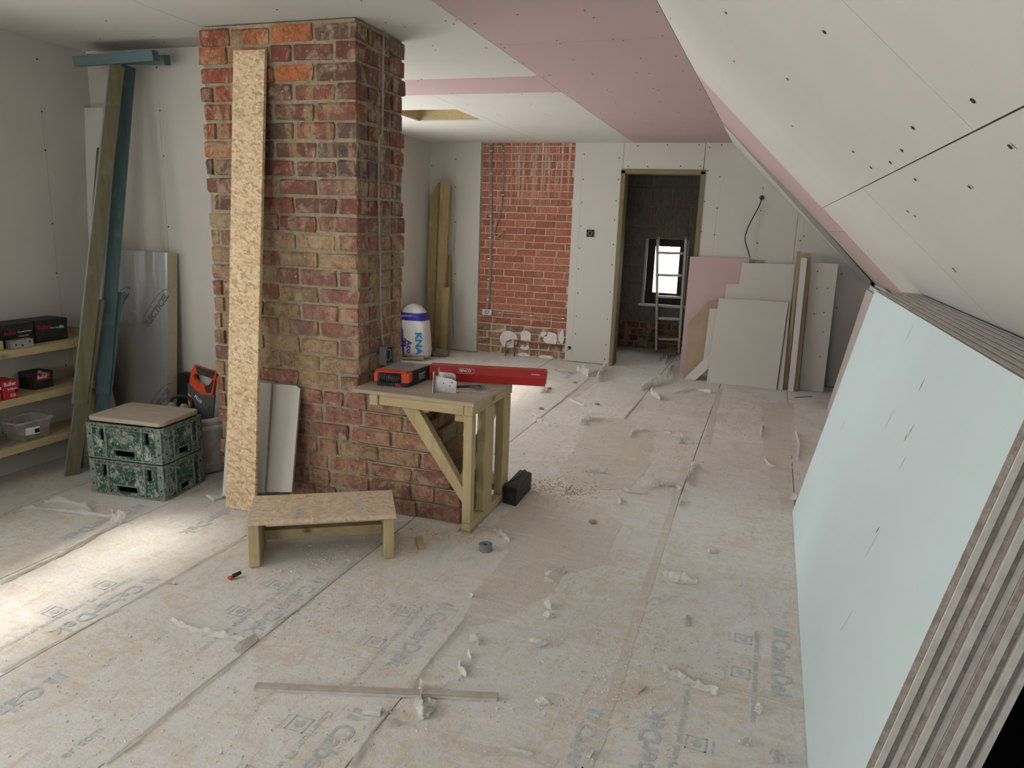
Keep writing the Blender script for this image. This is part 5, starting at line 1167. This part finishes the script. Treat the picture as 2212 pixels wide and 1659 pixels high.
SH = [([(755, 1657), (800, 1590), (845, 1530)], .022, .012, 'seam'), ([(870, 1510), (930, 1430), (985, 1362), (1005, 1335)], .024, .012, 'seam'), ([(225, 1652), (330, 1570), (440, 1480), (520, 1415)], .016, .012, 'seam'),
 ([(505, 1412), (545, 1385), (558, 1378)], .04, .02, 'left'), ([(368, 1340), (415, 1362), (470, 1375), (540, 1388)], .03, .014, 'left'), ([(560, 1388), (600, 1345), (622, 1328)], .012, .01, 'seam'), ([(625, 1330), (700, 1268), (760, 1215)], .018, .012, 'seam'), ([(770, 1205), (830, 1165), (885, 1125)], .012, .008, 'seam'),
 ([(0, 1262), (80, 1225), (160, 1185), (255, 1130)], .028, .016, 'seam'), ([(240, 1122), (256, 1128), (270, 1130)], .05, .03, 'left'), ([(95, 1088), (140, 1086), (180, 1096), (200, 1110)], .012, .02, 'left'), ([(0, 1120), (60, 1100), (140, 1106), (245, 1120)], .03, .012, 'left'), ([(0, 1452), (120, 1390), (260, 1315)], .008, .006, 'seam'), ([(270, 1308), (400, 1235), (525, 1165)], .008, .006, 'seam'),
 ([(908, 1482), (905, 1520), (912, 1555)], .04, .016, 'near'), ([(918, 1510), (935, 1530), (920, 1555)], .035, .012, 'near'), ([(838, 1572), (865, 1560)], .035, .014, 'near'), ([(991, 1430), (995, 1450), (1007, 1465)], .012, .012, 'near'), ([(1010, 1412), (1017, 1425)], .012, .012, 'near'),
 ([(1014, 1380), (1030, 1388), (1035, 1395)], .03, .014, 'near'), ([(1140, 1385), (1165, 1390), (1180, 1395), (1160, 1400)], .025, .016, 'near'), ([(1175, 1240), (1200, 1242), (1222, 1232)], .04, .02, 'near'), ([(1175, 1255), (1195, 1258)], .015, .01, 'near'), ([(1175, 1305), (1190, 1318)], .018, .012, 'near'), ([(1430, 1240), (1460, 1255), (1505, 1262)], .045, .022, 'near'), ([(1405, 1305), (1432, 1300), (1450, 1288)], .02, .012, 'near'),
 ([(1432, 1450), (1455, 1462), (1500, 1482), (1550, 1502)], .035, .016, 'right'), ([(1635, 1525), (1642, 1545)], .03, .02, 'right'), ([(1595, 1610), (1612, 1605), (1618, 1614)], .03, .016, 'right'), ([(1655, 1650), (1680, 1640), (1700, 1652)], .04, .02, 'right'), ([(1280, 1625), (1275, 1640)], .02, .016, 'near'), ([(1100, 1620), (1150, 1632)], .014, .008, 'near'),
 ([(1385, 1055), (1420, 1048), (1455, 1050), (1470, 1060)], .05, .02, 'right'), ([(1345, 1062), (1400, 1068)], .025, .01, 'right'), ([(1260, 1018), (1310, 1022)], .04, .015, 'far'), ([(1485, 1050), (1492, 1020), (1500, 1000)], .02, .016, 'right'), ([(1478, 1040), (1488, 1022)], .016, .014, 'right'), ([(1470, 1080), (1466, 1095)], .012, .01, 'right'), ([(1335, 1075), (1340, 1090)], .02, .014, 'far'),
 ([(1430, 935), (1450, 940), (1475, 948)], .04, .02, 'right'), ([(1460, 955), (1482, 957)], .05, .03, 'right'), ([(1360, 945), (1370, 932), (1388, 928)], .02, .02, 'far'), ([(1250, 918), (1265, 910), (1278, 902)], .05, .03, 'far'), ([(1345, 905), (1365, 880), (1385, 862)], .018, .016, 'seam'), ([(1385, 845), (1405, 832), (1425, 820)], .07, .04, 'far'), ([(1410, 835), (1440, 828), (1452, 815)], .03, .04, 'far'), ([(1440, 815), (1448, 800), (1455, 790)], .04, .04, 'far'), ([(1405, 850), (1425, 865)], .04, .03, 'far'), ([(1455, 850), (1500, 843), (1535, 850)], .02, .02, 'far'),
 ([(1150, 915), (1185, 885), (1205, 870)], .014, .012, 'seam'), ([(1200, 875), (1230, 850), (1268, 818)], .02, .016, 'seam'), ([(1245, 800), (1265, 808), (1270, 815)], .07, .05, 'far'), ([(1180, 803), (1220, 806), (1245, 806)], .05, .015, 'far'), ([(1290, 825), (1300, 808), (1315, 795)], .06, .05, 'far'), ([(1280, 808), (1300, 795), (1312, 790)], .03, .03, 'seam'), ([(1150, 905), (1170, 912), (1200, 922)], .03, .02, 'far'), ([(1165, 850), (1175, 840), (1180, 848)], .02, .03, 'far'),
 ([(1645, 920), (1644, 945)], .015, .012, 'right'), ([(1718, 935), (1725, 960), (1722, 995)], .02, .014, 'right'), ([(1650, 990), (1660, 1005), (1675, 1010)], .014, .012, 'right'), ([(1712, 1075), (1718, 1082)], .03, .03, 'right'), ([(1640, 1005), (1668, 1012)], .01, .008, 'right'), ([(1436, 790), (1445, 775), (1460, 765)], .05, .05, 'far'), ([(1425, 780), (1435, 770)], .04, .04, 'far'), ([(1230, 865), (1262, 878)], .015, .01, 'far'),
 ([(1052, 1142), (1075, 1150), (1100, 1172)], .02, .012, 'near'), ([(1035, 1145), (1055, 1140), (1062, 1148)], .03, .012, 'near'), ([(1012, 1285), (1020, 1292)], .03, .016, 'near')]
for (pxs, w_, l_, k), lab in zip(SH, SHL): shred(pxs, w_*(.45 if k == 'seam' else .8), l_*(.5 if k == 'seam' else .85), lab, 'torn film shreds on the floor')
for px, lab in (((1290, 874), 'dark crumpled paper scrap on the far floor right of the bench'), ((1243, 828), 'brown crumpled scrap beside the film roll in front of the brick panel'), ((1170, 884), 'tiny brown scrap on the bright floor beside the bench'), ((1281, 1130), 'small dark scrap on the dusty floor right of the black block'), ((1185, 1332), 'pale crumpled scrap on the bare patch in the middle'), ((1172, 1518), 'pale crumpled scrap right of the batten end'), ((1187, 840), 'dark twisted scrap just beyond the red carton end')):
    c = FL(*px); bm = B(); bmesh.ops.create_icosphere(bm, subdivisions=3, radius=1)
    for v in bm.verts:
        k = 1+.8*mn.noise(v.co*2.1+V((px[0], 0, 0))); v.co = V((c.x+v.co.x*.017*k, c.y+v.co.y*.014*k, max(.001, .006+v.co.z*.009*k)))
    mk('paper_scrap', bm, M['brownp' if 'pale' not in lab else 'crumb'], None, lab, 'scrap')

# ---- crumbs and dust too small to count
def crumbs(name, n, mat, lab, cat, spots, smin, smax, seed, rise=.6):
    r = random.Random(seed); vs, fs = [], []
    for _ in range(n):
        sx = r.choice(spots)
        if len(sx) == 4: c = FL(sx[0]+r.gauss(0, sx[2]), sx[1]+r.gauss(0, sx[3]))
        else: c = V((r.uniform(sx[0], sx[1]), r.uniform(sx[2], sx[3]), 0))
        if c.x > .22 or c.x < -3.55 or c.y > 7.4 or c.y < 1 or (-2.75 < c.x < -1.2 and 2.95 < c.y < 3.6): continue
        s_ = smin+(smax-smin)*r.random()**3; a = r.uniform(0, 6.28); k = len(vs)
        d = V((math.cos(a), math.sin(a), 0))*s_; e = V((-d.y, d.x, 0))*r.uniform(.4, .9); h_ = s_*rise*r.uniform(.5, 1.3)
        for q in (c-d, c+e*.8+d*.2, c+d, c-e): vs.append((q.x, q.y, .0006))
        for q in (c-d*.4+e*.1, c+d*.35-e*.2): vs.append((q.x, q.y, h_))
        fs += [(k, k+1, k+4), (k+1, k+2, k+5), (k+1, k+5, k+4), (k+2, k+3, k+5), (k+3, k, k+4), (k+3, k+4, k+5)]
    me = bpy.data.meshes.new(name); me.from_pydata(vs, [], fs); me.materials.append(M[mat])
    link(name, me, V((0, 0, 0)), None, lab, cat, None, 'stuff')
ALL = (-3.4, .2, 1.2, 7.3)
crumbs('plaster_crumbs', 9000, 'crumb', 'pale plaster crumbs scattered all over the floor', 'crumbs', [ALL, (1330, 1470, 120, 80), (1200, 1400, 160, 90), (720, 1260, 60, 50), (780, 1290, 130, 80), (1450, 1350, 140, 120), (1400, 900, 150, 60), (300, 1500, 220, 100), (900, 1500, 200, 100)], .001, .0062, 1)
crumbs('dark_crumbs', 1100, 'dcrumb', 'dark grit and splinters scattered over the floor', 'grit', [ALL, (1350, 900, 180, 60), (1600, 900, 100, 50)], .0015, .006, 2)
crumbs('sawdust_patch', 5000, 'saw', 'tan sawdust strewn across the middle floor', 'sawdust', [(1250, 1050, 70, 16), (1200, 1085, 50, 14), (1330, 1440, 90, 60), (1420, 1420, 110, 70), (1180, 1040, 60, 16), (1240, 990, 70, 30), (820, 1300, 60, 30), (1500, 900, 130, 40), (640, 1340, 60, 30), (1330, 870, 120, 40)], .0015, .0055, 3)
crumbs('brick_dust', 1500, 'rsaw', 'reddish brick dust and chips beside the black block', 'brick dust', [(1160, 1055, 30, 10), (1230, 1060, 40, 8), (1090, 1060, 30, 12), (985, 1150, 40, 8)], .0015, .009, 4)
